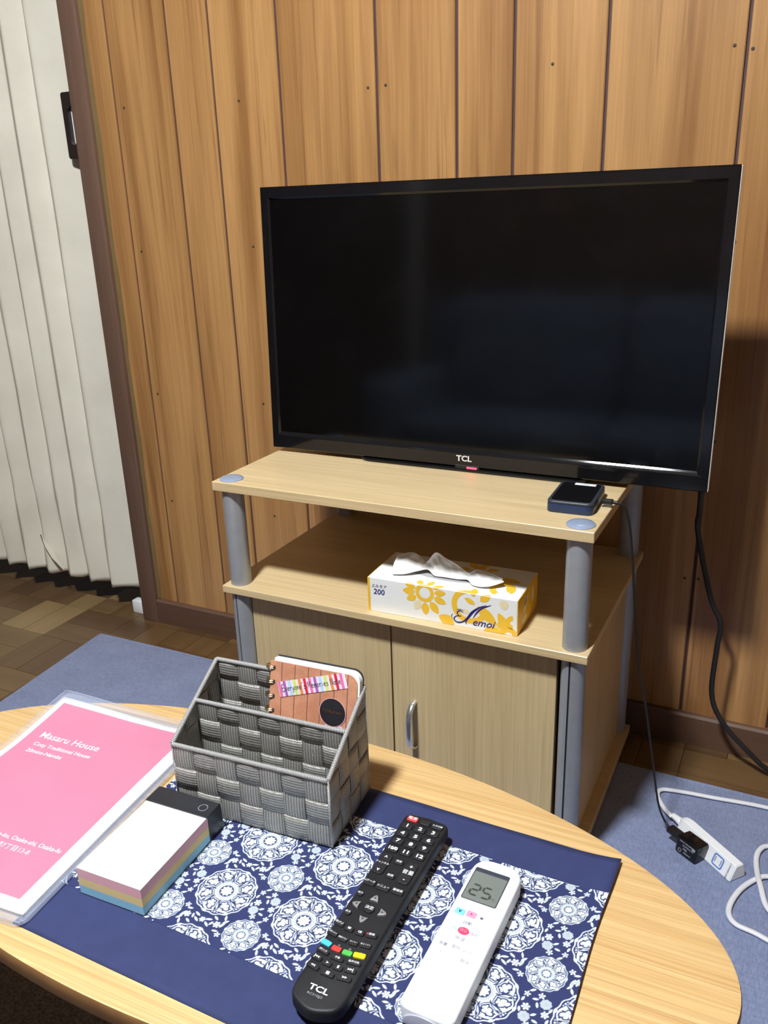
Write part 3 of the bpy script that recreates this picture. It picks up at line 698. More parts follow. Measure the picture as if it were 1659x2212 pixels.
    # slot and tissue
    sl = [(0.118 + 0.078 * math.cos(a), 0.050 + 0.017 * math.sin(a) * (1 - 0.25 * math.cos(2 * a))) for a in [2 * PI * i / 36 for i in range(36)]]
    decal('slot', [sl], 'slot_shade', t, H + 0.0004)  # flat patch on the carton, its grey stands for the shaded inside
    st = [(.028, .046, .021, .016, .0020), (.050, .052, .027, .022, .0030), (.066, .052, .023, .032, .0060), (.077, .048, .015, .041, .0070), (.092, .046, .035, .034, .0020), (.108, .049, .028, .034, .0020), (.128, .047, .020, .034, .0020), (.146, .044, .011, .033, .0040), (.160, .049, .016, .022, .0015), (.180, .047, .014, .021, .0040), (.200, .041, .011, .034, .0085)]
    A_ = spline([(q[0], q[1], q[2]) for q in st], 5); B2 = spline([(q[0] + 0.004, q[3], q[4]) for q in st], 5)
    V, F = [], []; nu, nv = len(A_), 11
    for i in range(nu):
        f = i / (nu - 1)
        for j in range(nv):
            g_ = j / (nv - 1); p = A_[i].lerp(B2[i], g_); w_ = math.sin(PI * g_)
            fold = 0.0026 * math.sin(34 * f + 4 * g_) * w_ + 0.0016 * math.sin(71 * f - 6 * g_) * w_
            V.append((p.x + 0.0015 * math.sin(8 * g_ + 20 * f), p.y + fold + 0.004 * w_, H + 0.0009 + max(0.0, p.z + 0.003 * w_ * (1 - f) + 0.0012 * math.sin(53 * f + 9 * g_) * w_)))
    for i in range(nu - 1):
        for j in range(nv - 1): F.append((i * nv + j, (i + 1) * nv + j, (i + 1) * nv + j + 1, i * nv + j + 1))
    ts = mesh('tissue_sheet', V, F, 'tissue_white', t, True); s = ts.modifiers.new('sub', 'SUBSURF'); s.levels = 1; s.render_levels = 1
build_tissue()

# ------------------------------------------------------------------ power strip, charger, white cable
def build_strip():
    o = Vector((0.3439, -0.3547, 0.0078)); rz = R(-40.4)
    t = thing('power_strip', 'white power strip with a looping white cord on the blue rug', 'power strip', tuple(o), rz)
    sec = [(0, 0), (0.0112, 0.025), (0.025, 0.025), (0.031, 0.005), (0.031, 0)]
    bm = bmesh.new(); xs = [0.0, -0.105, -0.113, -0.119, -0.122]; sh = [1, 1, 0.93, 0.78, 0.5]; rings = []
    for x, k in zip(xs, sh): rings.append([bm.verts.new((x, 0.0155 + (y - 0.0155) * k, z * (0.55 + 0.45 * k))) for y, z in sec])
    for a, b in zip(rings[:-1], rings[1:]):
        for i in range(5): bm.faces.new((a[i], a[(i + 1) % 5], b[(i + 1) % 5], b[i]))
    bm.faces.new(rings[0]); bm.faces.new(rings[-1][::-1])
    bmesh.ops.recalc_face_normals(bm, faces=bm.faces)
    bmesh.ops.bevel(bm, geom=[e for e in bm.edges if e.calc_face_angle(0) > 0.5], offset=0.0012, segments=2, affect='EDGES')
    from_bm('body', bm, 'white_plastic', t, True)
    tilt = math.atan2(0.025, 0.0112)      # slanted socket face
    def face(x, s): # matrix whose xy plane lies on the slanted face, y up the face
        return TRS((x, s * math.cos(tilt), s * math.sin(tilt))) @ TRS((0, 0, 0), (tilt, 0, 0)) @ TRS((0, 0, 0.0004))
    out = rrect(0.0200, 0.0190, 0.004, 4); inn = rrect(0.0155, 0.0145, 0.0025, 4)
    ringp = [[out[i], out[(i + 1) % len(out)], inn[(i + 1) % len(inn)], inn[i]] for i in range(len(out))]
    k = decal('outlet_outline', ringp, 'outlet_blue', t, mw=face(-0.0300, 0.0138))
    decal('outlet_slots', [[(-0.0064, 0.0050), (-0.0046, 0.0050), (-0.0046, -0.0040), (-0.0064, -0.0040)], [(0.0046, 0.0055), (0.0064, 0.0055), (0.0064, -0.0045), (0.0046, -0.0045)], ellipse(0.0006, 0.0006, 8)], 'ink_grey', k, 0.0002)
    text('lettering', '合計1500Wまで', 0.0038, 'ink_dark', t, (0, 0, 0), offset=0.00015); TEXTS[-1] = TEXTS[-1][:4] + (face(-0.0085, 0.0135) @ TRS((0, 0, 0.0003), (0, 0, R(90))),)
    # collar where the cable enters
    tube('cable_collar', [(-0.119, 0.016, 0.0125), (-0.130, 0.016, 0.012), (-0.142, 0.0165, 0.011)], 0.0062, 'white_plastic', t, 12, 3, flat=0.8, radii=[0.0072, 0.006, 0.0052])
    c = thing('usb_charger', 'black cube charger plugged into the white power strip', 'charger', tuple(o), rz)
    cm = CHARGER_M
    body = box('body', -0.019, 0.019, 0.0, 0.0285, -0.014, 0.014, 'gloss_black', c, 0.0028, 3, mw=cm)
    for i, (s_, sz) in enumerate((('INPUT:100-240V', 0.0034), ('OUTPUT:5V', 0.0040), ('PSE', 0.0050), ('MADE IN', 0.0032))):
        text('rating_print', s_, sz, 'ink_grey', body, (0.001 + (0.003 if i % 2 else -0.002), -0.0002, 0.0082 - i * 0.0054), (R(90), 0, 0), offset=0.00012)
    decal('rating_ring', annulus(0, 0, 0.0022, 0.0032, 16), 'ink_grey', body, mw=TRS((-0.010, -0.0002, -0.0075), (R(90), 0, 0)))
    decal('rating_patch', [rrect(0.006, 0.0042, 0.001, 3)], 'ink_grey', body, mw=TRS((0.0135, -0.0002, 0.0070), (R(90), 0, 0)))
    P = [(0.2462, -0.2545, 0.0185), (0.232, -0.236, 0.0155), (0.2185, -0.212, 0.0128), (0.2135, -0.1945, 0.0120), (0.2175, -0.1835, 0.0118), (0.2285, -0.1785, 0.0118), (0.2600, -0.1730, 0.0116), (0.2998, -0.1685, 0.0114), (0.3851, -0.1585, 0.0112), (0.47, -0.165, 0.0112), (0.52, -0.20, 0.0112), (0.50, -0.245, 0.0112), (0.44, -0.245, 0.0112), (0.3935, -0.2530, 0.0112), (0.3800, -0.2680, 0.0112), (0.3766, -0.2913, 0.0112), (0.3800, -0.3230, 0.0130), (0.3862, -0.3550, 0.0180), (0.3990, -0.3912, 0.0130), (0.43, -0.41, 0.0112), (0.46, -0.385, 0.0112), (0.45, -0.345, 0.0112), (0.42, -0.327, 0.0112), (0.3948, -0.3229, 0.0115), (0.3780, -0.3370, 0.0112), (0.3605, -0.3657, 0.0112), (0.3500, -0.3996, 0.0112), (0.3501, -0.4228, 0.0112), (0.3609, -0.4370, 0.0112), (0.3849, -0.4420, 0.0112), (0.44, -0.455, 0.0112), (0.60, -0.46, 0.0112)]
    inv = STRIP_M.inverted(); tube('cord', [tuple(inv @ Vector(p)) for p in P], 0.0042, 'white_cable', t, 10, 8, flat=0.72)
build_strip()

# ------------------------------------------------------------------ oval table and mat
HT = 0.370
def build_table():
    t = thing('oval_table', 'low oval table with a light oak top', 'table', (-0.099, -0.9167, 0.0), 0.0277)
    a, b = 0.4702, 0.2024
    bm = bmesh.new(); rings = []; n = 128
    for da, z in ((-0.020, HT - 0.0225), (-0.006, HT - 0.0225), (-0.0015, HT - 0.020), (0.0, HT - 0.010), (-0.0003, HT - 0.0025), (-0.0012, HT - 0.0006), (-0.0035, HT)):
        rings.append([bm.verts.new(((a + da) * math.cos(2 * PI * k / n), (b + da) * math.sin(2 * PI * k / n), z)) for k in range(n)])
    for A, B_ in zip(rings[:-1], rings[1:]):
        for k in range(n): bm.faces.new((A[k], A[(k + 1) % n], B_[(k + 1) % n], B_[k]))
    bm.faces.new(rings[0][::-1]); bm.faces.new(rings[-1])
    o = from_bm('tabletop', bm, 'oak_x', t, True)
    o.data.materials.append(MATS['oak_edge'])
    for p in o.data.polygons:
        zc = sum(o.data.vertices[v].co.z for v in p.vertices) / len(p.vertices)
        if zc < HT - 0.001 and len(p.vertices) == 4: p.material_index = 1
    for sx in (-1, 1):
        for sy in (-1, 1):
            lathe('leg', [(0.013, 0.0145 if sy < 0 else 0.0085), (0.015, 0.03), (0.020, HT - 0.03), (0.022, HT - 0.0225)], 'oak_edge', t, 18, mw=TRS((sx * 0.11, sy * 0.065 + 0.02, 0)))
build_table()

MX0, MX1, MY0, MY1 = -0.228, 0.2515, -1.0905, -0.7895
def mat_z(x, y):
    u = np.clip((x - 0.205) / 0.047, 0, 1)
    return HT + 0.0012 + 0.0048 * u ** 2 * (0.35 + 0.65 * np.clip((y + 1.09) / 0.30, 0, 1)) + 0.0004 * np.sin(x * 40) * np.sin(y * 55)
def grid_mesh(name, x0, x1, y0, y1, nx, ny, dz, mat, parent, colour=None, wob=None):
    xs = np.linspace(x0, x1, nx); ys = np.linspace(y0, y1, ny); X, Y = np.meshgrid(xs, ys)
    X2, Y2 = (X, Y) if wob is None else wob(X, Y)
    co = np.stack([X2, Y2, mat_z(X, Y) + dz], -1).reshape(-1, 3).astype(np.float32)
    i = np.arange(nx * ny).reshape(ny, nx); q = np.stack([i[:-1, :-1], i[:-1, 1:], i[1:, 1:], i[1:, :-1]], -1).reshape(-1, 4)
    me = bpy.data.meshes.new(name); me.vertices.add(len(co)); me.vertices.foreach_set('co', co.ravel())
    me.loops.add(q.size); me.loops.foreach_set('vertex_index', q.ravel().astype(np.int32))
    me.polygons.add(len(q)); me.polygons.foreach_set('loop_start', (np.arange(len(q)) * 4).astype(np.int32)); me.polygons.foreach_set('loop_total', np.full(len(q), 4, np.int32))
    me.update(calc_edges=True); me.polygons.foreach_set('use_smooth', [True] * len(q))
    if colour is not None:
        c = colour(X, Y).reshape(-1); at = me.color_attributes.new('print', 'FLOAT_COLOR', 'POINT')
        at.data.foreach_set('color', np.stack([c, c, c, np.ones_like(c)], -1).ravel().astype(np.float32))
    me.validate(); return link(name, me, mat, parent)
PX, PY, BX, BY = 0.0848, 0.0733, -0.0733, -0.9050
def print_pattern(X, Y):
    aa = 0.00028
    out = np.zeros_like(X)
    def paint(d, val):          # d: signed distance in metres, negative inside
        nonlocal out
        a = np.clip(0.5 - d / (2 * aa), 0, 1); out = out * (1 - a) + val * a
    def medallion(lx, ly, Rm, fold, tw, fine):
        nonlocal out
        r = np.hypot(lx, ly) / Rm; th = np.arctan2(ly, lx) + tw
        k = lambda d, v: paint(d * Rm, v)
        k(np.abs(r - (0.985 + 0.02 * np.cos(fold * 2 * th))) - 0.017, 1.0)                        # outer line
        for_ = np.mod(th + PI / fold, 2 * PI / fold) - PI / fold
        s, t = r * np.sin(for_), r * np.cos(for_)
        sw = s + 0.05 * np.sin(9 * (t - 0.4))                                                    # gentle scroll
        k(np.hypot(np.abs(s) / 0.085, (t - 0.985) / 0.045) * 0.06 - 0.06, 1.0)                   # little bumps on the rim
        body = np.maximum(r - (0.885 + 0.04 * np.cos(fold * th)), 0.36 - r); k(body, 1.0)
        hw = math.tan(PI / fold)
        # dark wedges between neighbouring petals at the rim
        d2 = np.mod(th, 2 * PI / fold) - PI / fold; s2, t2 = r * np.sin(d2), r * np.cos(d2)
        k((np.hypot(s2 / 0.125, (t2 - 0.925) / 0.060) - 1) * 0.07, 0.0); k(np.hypot(s2, t2 - 0.90) - 0.030, 1.0); k(np.hypot(np.abs(s2) - 0.085, t2 - 0.90) - 0.020, 1.0)
        # winding dark line between petals
        k(np.maximum(np.abs(s2 + 0.030 * np.sin(13 * (t2 - 0.36))) - 0.023, t2 - 0.84), 0.0)
        k((np.hypot((s2 - 0.035) / 0.048, (t2 - 0.61) / 0.072) - 1) * 0.05, 0.0); k((np.hypot((s2 + 0.055) / 0.040, (t2 - 0.78) / 0.065) - 1) * 0.04, 0.0)
        # clover outlined in dark, with a dark scroll wrapping one side of it
        cl = np.minimum(np.hypot(sw, t - 0.765) - 0.070, np.hypot(np.abs(sw) - 0.080, t - 0.650) - 0.062)
        cl = np.minimum(cl, np.maximum(np.abs(sw) - 0.036, np.abs(t - 0.60) - 0.090)); cl = np.minimum(cl, np.hypot(np.abs(sw) - 0.052, t - 0.530) - 0.036)
        k(np.abs(cl - 0.024) - 0.024, 0.0)
        k(np.maximum(np.abs(cl - 0.088) - 0.017, t - 0.72), 0.0)
        if fine:
            k((np.hypot((np.abs(sw) - 0.125) / 0.026, (t - 0.800) / 0.040) - 1) * 0.03, 0.0); k(np.hypot(np.abs(sw) - 0.105, t - 0.475) - 0.020, 0.0)
        # chain ring and star
        c1 = 0.315 + 0.026 * np.sin(10 * th); c2 = 0.315 - 0.026 * np.sin(10 * th)
        k(r - 0.375, 0.0); k(np.abs(r - 0.362) - 0.013, 1.0); k(np.minimum(np.abs(r - c1), np.abs(r - c2)) - 0.014, 1.0)
        k(r - 0.268, 1.0); k(r - 0.247, 0.0)
        k(r - (0.150 + 0.065 * (np.abs(np.mod(th * 9 / (2 * PI), 1) - 0.5) * 2)), 1.0)
    def lattice(ox, oy, sx=PX, sy=PY):
        return np.mod(X - ox + sx / 2, sx) - sx / 2, np.mod(Y - oy + sy / 2, sy) - sy / 2
    def flower(ox, oy, rad, n=6, ph=0.0):
        lx, ly = lattice(BX + ox, BY + oy); r = np.hypot(lx, ly); th = np.arctan2(ly, lx) + ph
        d = np.mod(th, 2 * PI / n) - PI / n; paint(np.hypot(r * np.sin(d) / 0.75, r * np.cos(d) - rad * 0.66) - rad * 0.34, 1.0); paint(r - rad * 0.24, 1.0)
    def leaf(ox, oy, ang, L, w):
        lx, ly = lattice(BX + ox, BY + oy); c, s = math.cos(ang), math.sin(ang); u, v = lx * c + ly * s, -lx * s + ly * c
        inside = np.abs(v) - w * np.clip(1 - (u / L) ** 2, 0, 1) ** 0.8; paint(np.maximum(inside, np.abs(u) - L), 1.0)
    def hollow(ox, oy, ang, L, w):
        leaf(ox, oy, ang, L, w); lx, ly = lattice(BX + ox, BY + oy); c, s = math.cos(ang), math.sin(ang); u, v = lx * c + ly * s, -lx * s + ly * c
        paint(np.maximum(np.abs(v) - (w - 0.0006) * np.clip(1 - (u / (L * 0.8)) ** 2, 0, 1), np.abs(u) - L * 0.8), 0.0); paint(np.maximum(np.abs(v) - 0.00025, np.abs(u) - L * 0.7), 1.0)
    def cluster(ox, oy, rad):
        rr = np.random.default_rng(int(1e5 * (ox + 1) + 1e3 * (oy + 1)))
        for q in range(9):
            a = 2 * PI * q / 8; f = rad * (0.68 if q < 8 else 0.0); lx, ly = lattice(BX + ox + f * math.cos(a), BY + oy + f * math.sin(a))
            r = np.hypot(lx, ly); paint(r - rad * 0.30, 1.0); paint(np.abs(r - rad * 0.15) - rad * 0.05, 0.0)
    hx, hy = PX / 2, PY / 2
    # fillers first, medallions on top
    flower(hx - 0.0075, 0.0005, 0.0036, 6, 0.2); flower(hx + 0.0085, -0.0015, 0.0034, 6, 0.7); flower(hx + 0.002, 0.0145, 0.0030, 5, 0.2); flower(hx - 0.003, -0.0150, 0.0030, 5, 0.9)
    flower(hx - 0.0095, 0.0125, 0.0028, 5, 0.5); flower(hx + 0.0100, -0.0130, 0.0028, 5, 0.1)
    cluster(hx + 0.0070, 0.0080, 0.0048); cluster(hx - 0.0065, -0.0085, 0.0048)
    flower(0.0155, hy + 0.0005, 0.0037, 6, 0.4); flower(-0.0165, hy - 0.0005, 0.0035, 6, 0.1); flower(0.0225, hy - 0.0085, 0.0029, 5); flower(-0.0225, hy + 0.0085, 0.0029, 5); flower(0.0, hy, 0.0030, 6, 0.3)
    for (ox, oy, a, L) in ((0.0055, hy + 0.0025, 0.3, 0.0034), (-0.0055, hy - 0.0020, 2.6, 0.0034), (0.0065, hy - 0.0030, -0.6, 0.0034), (-0.0075, hy + 0.0035, -0.4, 0.0034), (0.0215, hy + 0.0065, 0.8, 0.0030), (-0.0215, hy - 0.0065, 0.8, 0.0030), (0.0100, hy - 0.0005, 1.2, 0.0026), (-0.0105, hy + 0.0002, 1.9, 0.0026),
                           (0.0190, hy + 0.0100, 2.0, 0.0030), (-0.0190, hy - 0.0100, 2.0, 0.0030), (0.0180, hy - 0.0060, 0.2, 0.0028), (-0.0180, hy + 0.0060, 0.2, 0.0028), (0.0110, hy + 0.0065, -0.5, 0.0030), (-0.0115, hy - 0.0065, -0.5, 0.0030),
                           (hx + 0.0005, 0.0050, 1.9, 0.0026), (hx, -0.0045, 0.6, 0.0026), (hx + 0.0118, 0.0035, 1.2, 0.0024), (hx - 0.0118, -0.0035, 1.8, 0.0024), (hx - 0.0020, 0.0100, 0.2, 0.0026), (hx + 0.0025, -0.0100, 2.9, 0.0026), (hx - 0.0060, 0.0175, 0.6, 0.0028), (hx + 0.0065, -0.0180, 0.6, 0.0028), (hx - 0.0115, 0.0068, 1.3, 0.0024), (hx + 0.0115, -0.0070, 1.3, 0.0024)): leaf(ox, oy, a, L, 0.0010)
    hollow(0.0205, hy + 0.0025, 1.3, 0.0040, 0.0013); hollow(-0.0205, hy - 0.0025, 1.3, 0.0040, 0.0013)
    lx, ly = lattice(BX, BY); paint(np.hypot(lx, ly) - 0.0288, 0.0)
    keep = np.hypot(lx, ly) < 0.0296
    base = out.copy(); medallion(lx, ly, 0.0283, 8, 0.2, True); out = np.where(keep, out, base)
    lx, ly = lattice(BX + hx, BY + hy); paint(np.hypot(lx, ly) - 0.0176, 0.0)
    keep = np.hypot(lx, ly) < 0.0182; base = out.copy(); medallion(lx, ly, 0.0170, 8, 0.0, False); out = np.where(keep, out, base)
    return out
def build_mat():
    t = thing('place_mat', 'navy cloth place mat with a white medallion print band', 'place mat', (0, 0, 0))
    def wob(X, Y): return X + 0.0012 * np.sin(Y * 30) * ((X > 0.2) | (X < -0.2)), Y
    c = grid_mesh('cloth', MX0, MX1, MY0, MY1, 60, 40, 0.0, 'navy_cloth', t, wob=wob)
    m = c.modifiers.new('thickness', 'SOLIDIFY'); m.thickness = 0.0009; m.offset = -1
    p = grid_mesh('printed_band', MX0 + 0.0003, MX1 - 0.0003, -1.0352, -0.8368, 960, 397, 0.00035, 'print_cloth', t, print_pattern, wob=wob)
build_mat()

# ------------------------------------------------------------------ woven basket and notebook
def build_basket():
    W, D, HF, HB = 0.180, 0.094, 0.079, 0.129
    t = thing('woven_basket', 'grey woven strap basket with a divider on the place mat', 'basket', (-0.1000, -0.8957, HT + 0.0034), R(4.3))
    def top(y): return HF + (HB - HF) * y / D
    A = 0.0011
    def wave(q): 
        c = math.cos(q); return math.copysign(abs(c) ** 0.55, c)
    def panel(O, du, nrm, width, nx, rh, topf, name_v='upright_strap', name_h='cross_strap', flip=0, up=Vector((0, 0, 1))):
        O, du, nrm = Vector(O), Vector(du), Vector(nrm); cw = width / nx
        hmax = max(topf(0), topf(width)); nr = int(math.ceil(hmax / rh - 0.15))
        def build(nm, along_u, lo, hi, sgn, L0, L1):
            V, F, U = [], [], []; steps = max(6, int((L1 - L0) / 0.0032)); na = 4
            for i in range(steps + 1):
                l = L0 + (L1 - L0) * i / steps
                for j in range(na):
                    a = lo + (hi - lo) * j / (na - 1)
                    u, v = (l, a) if along_u else (a, l)
                    tp = topf(u); v2 = min(v, tp)
                    off = sgn * A * wave(PI * ((l / (cw if along_u else rh)) - 0.5)) - (0.00025 if j in (0, na - 1) else 0)
                    V.append(O + du * u + up * v2 + nrm * off); U.append((l * 1000, a * 1000))
            for i in range(steps):
                for j in range(na - 1):
                    q = (i * na + j, (i + 1) * na + j, (i + 1) * na + j + 1, i * na + j + 1)
                    a_, b_ = V[q[0]], V[q[2]]
                    if (V[q[0]] - V[q[3]]).length < 1e-5 and (V[q[1]] - V[q[2]]).length < 1e-5: continue
                    if (V[q[0]] - V[q[1]]).length < 1e-6: continue
                    F.append(q)
            if not F: return
            o = mesh(nm, V, F, 'woven_strap', t, True, U); m = o.modifiers.new('thickness', 'SOLIDIFY'); m.thickness = 0.0008; m.offset = 0
        g_ = 0.0007
        for j in range(nx):
            lo, hi = j * cw + g_, (j + 1) * cw - g_; build(name_v, False, lo, hi, (-1) ** (j + flip), 0.0, max(topf(lo), topf(hi)))
        for i in range(nr):
            lo, hi = i * rh + g_, min((i + 1) * rh - g_, hmax)
            # only as far as the panel is tall enough
            us = [width * k / 60 for k in range(61) if topf(width * k / 60) > lo + 0.002]
            if us: build(name_h, True, lo, hi, -((-1) ** (i + flip)), us[0], us[-1])
    hw = W / 2; rh = 0.0263
    panel((-hw, 0, 0), (1, 0, 0), (0, -1, 0), W, 7, rh, lambda u: HF)
    panel((-hw, D, 0), (1, 0, 0), (0, -1, 0), W, 7, rh, lambda u: HB, flip=1)
    panel((-hw + 0.003, D * 0.5, 0.003), (1, 0, 0), (0, -1, 0), W - 0.006, 7, rh, lambda u: top(D * 0.5) - 0.003, flip=1)
    panel((hw, 0, 0), (0, 1, 0), (1, 0, 0), D, 4, rh, top, flip=1)
    panel((-hw, 0, 0), (0, 1, 0), (1, 0, 0), D, 4, rh, top)
    panel((-hw, 0, 0.0006), (1, 0, 0), (0, 0, 1), W, 7, D / 4, lambda u: D, 'base_strap', 'base_strap', up=Vector((0, 1, 0)))
    c = 0.004
    def rim(pts, r=0.0025): return tube('rim', pts, r, 'rim_cord', t, 10, per=2, smooth_path=True)
    def line(a, b, n=14): return [tuple(Vector(a).lerp(Vector(b), k / n)) for k in range(n + 1)]
    rim(line((-hw, 0, HF), (hw, 0, HF), 20)); rim(line((-hw, D, HB), (hw, D, HB), 20)); rim(line((-hw, D * 0.5, top(D * .5)), (hw, D * 0.5, top(D * .5)), 20))
    rim(line((hw, 0, HF), (hw, D, HB))); rim(line((-hw, 0, HF), (-hw, D, HB)))
    for x in (-hw, hw):
        for y, h in ((0, HF), (D, HB)): tube('corner_wire', [(x, y, 0.001), (x, y, h)], 0.0014, 'rim_cord', t, 8, smooth_path=False)
build_basket()

GLYPH = { # single-line handwriting, unit height
 'E': [[(.5, 1), (.1, .95), (.05, .5), (.02, 0), (.5, .05)], [(.05, .5), (.42, .52)]], 'v': [[(0, .5), (.15, 0), (.35, .55)]], 'e': [[(.02, .28), (.35, .32), (.25, .52), (.05, .4), (.06, .1), (.38, .05)]],
 'r': [[(.05, .5), (.08, 0)], [(.08, .3), (.2, .5), (.35, .45)]], 'y': [[(0, .5), (.12, .15), (.3, .2)], [(.35, .52), (.25, .0), (.0, -.35)]], 'o': [[(.2, .5), (.02, .3), (.12, .02), (.32, .15), (.3, .42), (.18, .5)]],
 'n': [[(.04, .48), (.06, 0)], [(.06, .3), (.2, .5), (.32, .35), (.33, 0)]], "'": [[(.1, 1), (.05, .75)]], 's': [[(.3, .5), (.08, .42), (.28, .2), (.2, .02), (.0, .05)]], 'M': [[(0, 0), (.08, 1), (.3, .3), (.52, 1), (.6, 0)]],
 'm': [[(.03, .48), (.05, 0)], [(.05, .3), (.16, .5), (.24, .3), (.25, 0)], [(.25, .3), (.38, .5), (.46, .3), (.47, 0)]], 'i': [[(.06, .45), (.07, 0)], [(.08, .68), (.09, .64)]], 'N': [[(0, 0), (.05, 1), (.42, .05), (.48, 1)]], 't': [[(.15, .85), (.14, .2), (.22, 0), (.35, .08)], [(0, .55), (.32, .58)]], ' ': []}
def handwriting(s, size, w):
    x = 0; out = []
    for ch in s:
        st = GLYPH[ch]; adv = 0.24
        for q in st:
            out += stroke([((x + p[0]) * size, p[1] * size) for p in q], w, None, 4); adv = max(adv, max(p[0] for p in q))
        x += adv + 0.14
    return out, x * size
def build_notebook():
    t = thing('notebook', 'spiral notebook with wood print cover standing in the grey basket', 'notebook', (-0.1195, -0.8425, 0.3765), R(2.5))
    W, H = 0.1035, 0.148; lean = TRS((0, 0, 0), (R(-13.5), 0, 0)) @ TRS((0, 0, 0), (0, R(-0.8), 0))
    def corner(x0, x1, h, r):  # outline in xz with rounded right corners
        pts = [(x0, 0), (x1 - r, 0)] + [(x1 - r + r * math.sin(a), r - r * math.cos(a)) for a in [R(k * 15) for k in range(1, 6)]] + [(x1, r), (x1, h - r)] + [(x1 - r + r * math.cos(a), h - r + r * math.sin(a)) for a in [R(k * 15) for k in range(1, 6)]] + [(x1 - r, h), (x0, h)]
        return pts
    def slab(name, pts, y0, y1, mat, parent=t):
        return prism(name, [(p[0], p[1]) for p in pts], -y1, -y0, mat, parent, mw=lean @ TRS((0, 0, 0), (R(90), 0, 0)))
    # the front cover printed with planks: one strip per printed board
    cov = slab('front_cover', corner(0, W, H - 0.003, 0.011), 0.0, 0.0009, 'note_wood')
    edges = [0.0, 0.014, 0.030, 0.046, 0.061, 0.077, 0.0925]
    decal('board_lines', [[(x - 0.0003, 0.0), (x + 0.0003, 0.0), (x + 0.0003, H - 0.0035), (x - 0.0003, H - 0.0035)] for x in edges[1:]], 'ink_dark', t, mw=lean @ TRS((0, -0.00012, 0), (R(90), 0, 0)))
    slab('pages', corner(0.004, W + 0.0022, H, 0.011), 0.0012, 0.0085, 'paper_white')
    slab('back_cover', corner(0.004, W + 0.0026, H + 0.0014, 0.011), 0.0088, 0.0102, 'card_black')
    # rings
    for k in range(9):
        z = 0.010 + k * 0.0158
        for dz in (0, 0.0020):
            P = [(0.0045, -0.0008, z + dz)] + [(-0.0005 + 0.0062 * math.cos(a), 0.0045 + 0.0065 * math.sin(a), z + dz) for a in [R(q) for q in (-60, -90, -130, -170, -210, -250, -290)]]
            tube('ring', P, 0.00065, 'gold_wire', t, 6, 3, mw=lean)
        decal('ring_hole', [[(0.003, z - 0.0012), (0.0062, z - 0.0012), (0.0062, z + 0.0032), (0.003, z + 0.0032)]], 'ink_dark', t, mw=lean @ TRS((0, -0.00016, 0), (R(90), 0, 0)))
    # washi tape with handwriting
    tape = TRS((0.051, -0.0005, 0.1265), (0, 0, 0)) @ TRS((0, 0, 0), (R(90), 0, 0)) @ TRS((0, 0, 0), (0, 0, R(17)))
    L, hgt = 0.083, 0.0165
    tp = decal('washi_tape', [[(-L / 2, -hgt / 2), (L / 2, -hgt / 2), (L / 2, hgt / 2), (-L / 2, hgt / 2)]], 'tape_pale', t, mw=lean @ tape)
    cols = ['tape_pink', 'tape_purple', 'tape_blue', 'tape_lime', 'tape_orange', 'tape_red'] * 2 + ['tape_pink']
    for k, c in enumerate(cols):
        x = -L / 2 + 0.0005 + k * 0.00632; decal('tape_stripe', [[(x, -hgt / 2), (x + 0.0033, -hgt / 2), (x + 0.0033, hgt / 2), (x, hgt / 2)]], c, tp, 0.0001)
    S, w = handwriting("Everyone's Memories Note", 0.0078, 0.00075); k = (L - 0.010) / w
    decal('handwriting', [[(-L / 2 + 0.004 + x * k, y * 0.95 - 0.0028) for x, y in p] for p in S], 'ink_dark', tp, 0.0002)
    # black round window with gold script
    cm = lean @ TRS((0.0765, -0.0006, 0.1015), (R(90), 0, 0))
    disc = decal('cover_window', [ellipse(0.0150, 0.0150, 36)], 'card_black', t, mw=cm)
    decal('window_rim', annulus(0, 0, 0.0150, 0.0156, 36), 'tape_rose', disc, 0.0001)
    text('gold_script', 'Nakamori', 0.0058, 'gold_wire', disc, (0, 0.001, 0.0002), shear=0.35)
    for q, mt in (([(0.064, 0.076), (0.069, 0.0885), (0.087, 0.0885), (0.106, 0.074), (0.104, 0.066), (0.058, 0.068)], 'tape_lilac'), ([(0.058, 0.073), (0.096, 0.072), (0.100, 0.054), (0.054, 0.054)], 'tape_rose')):
        decal('sticky_tape', [[(min(x, W), y) for x, y in q]], mt, t, mw=lean @ TRS((0, -0.0004 if mt == 'tape_lilac' else -0.0003, 0), (R(90), 0, 0)))
build_notebook()

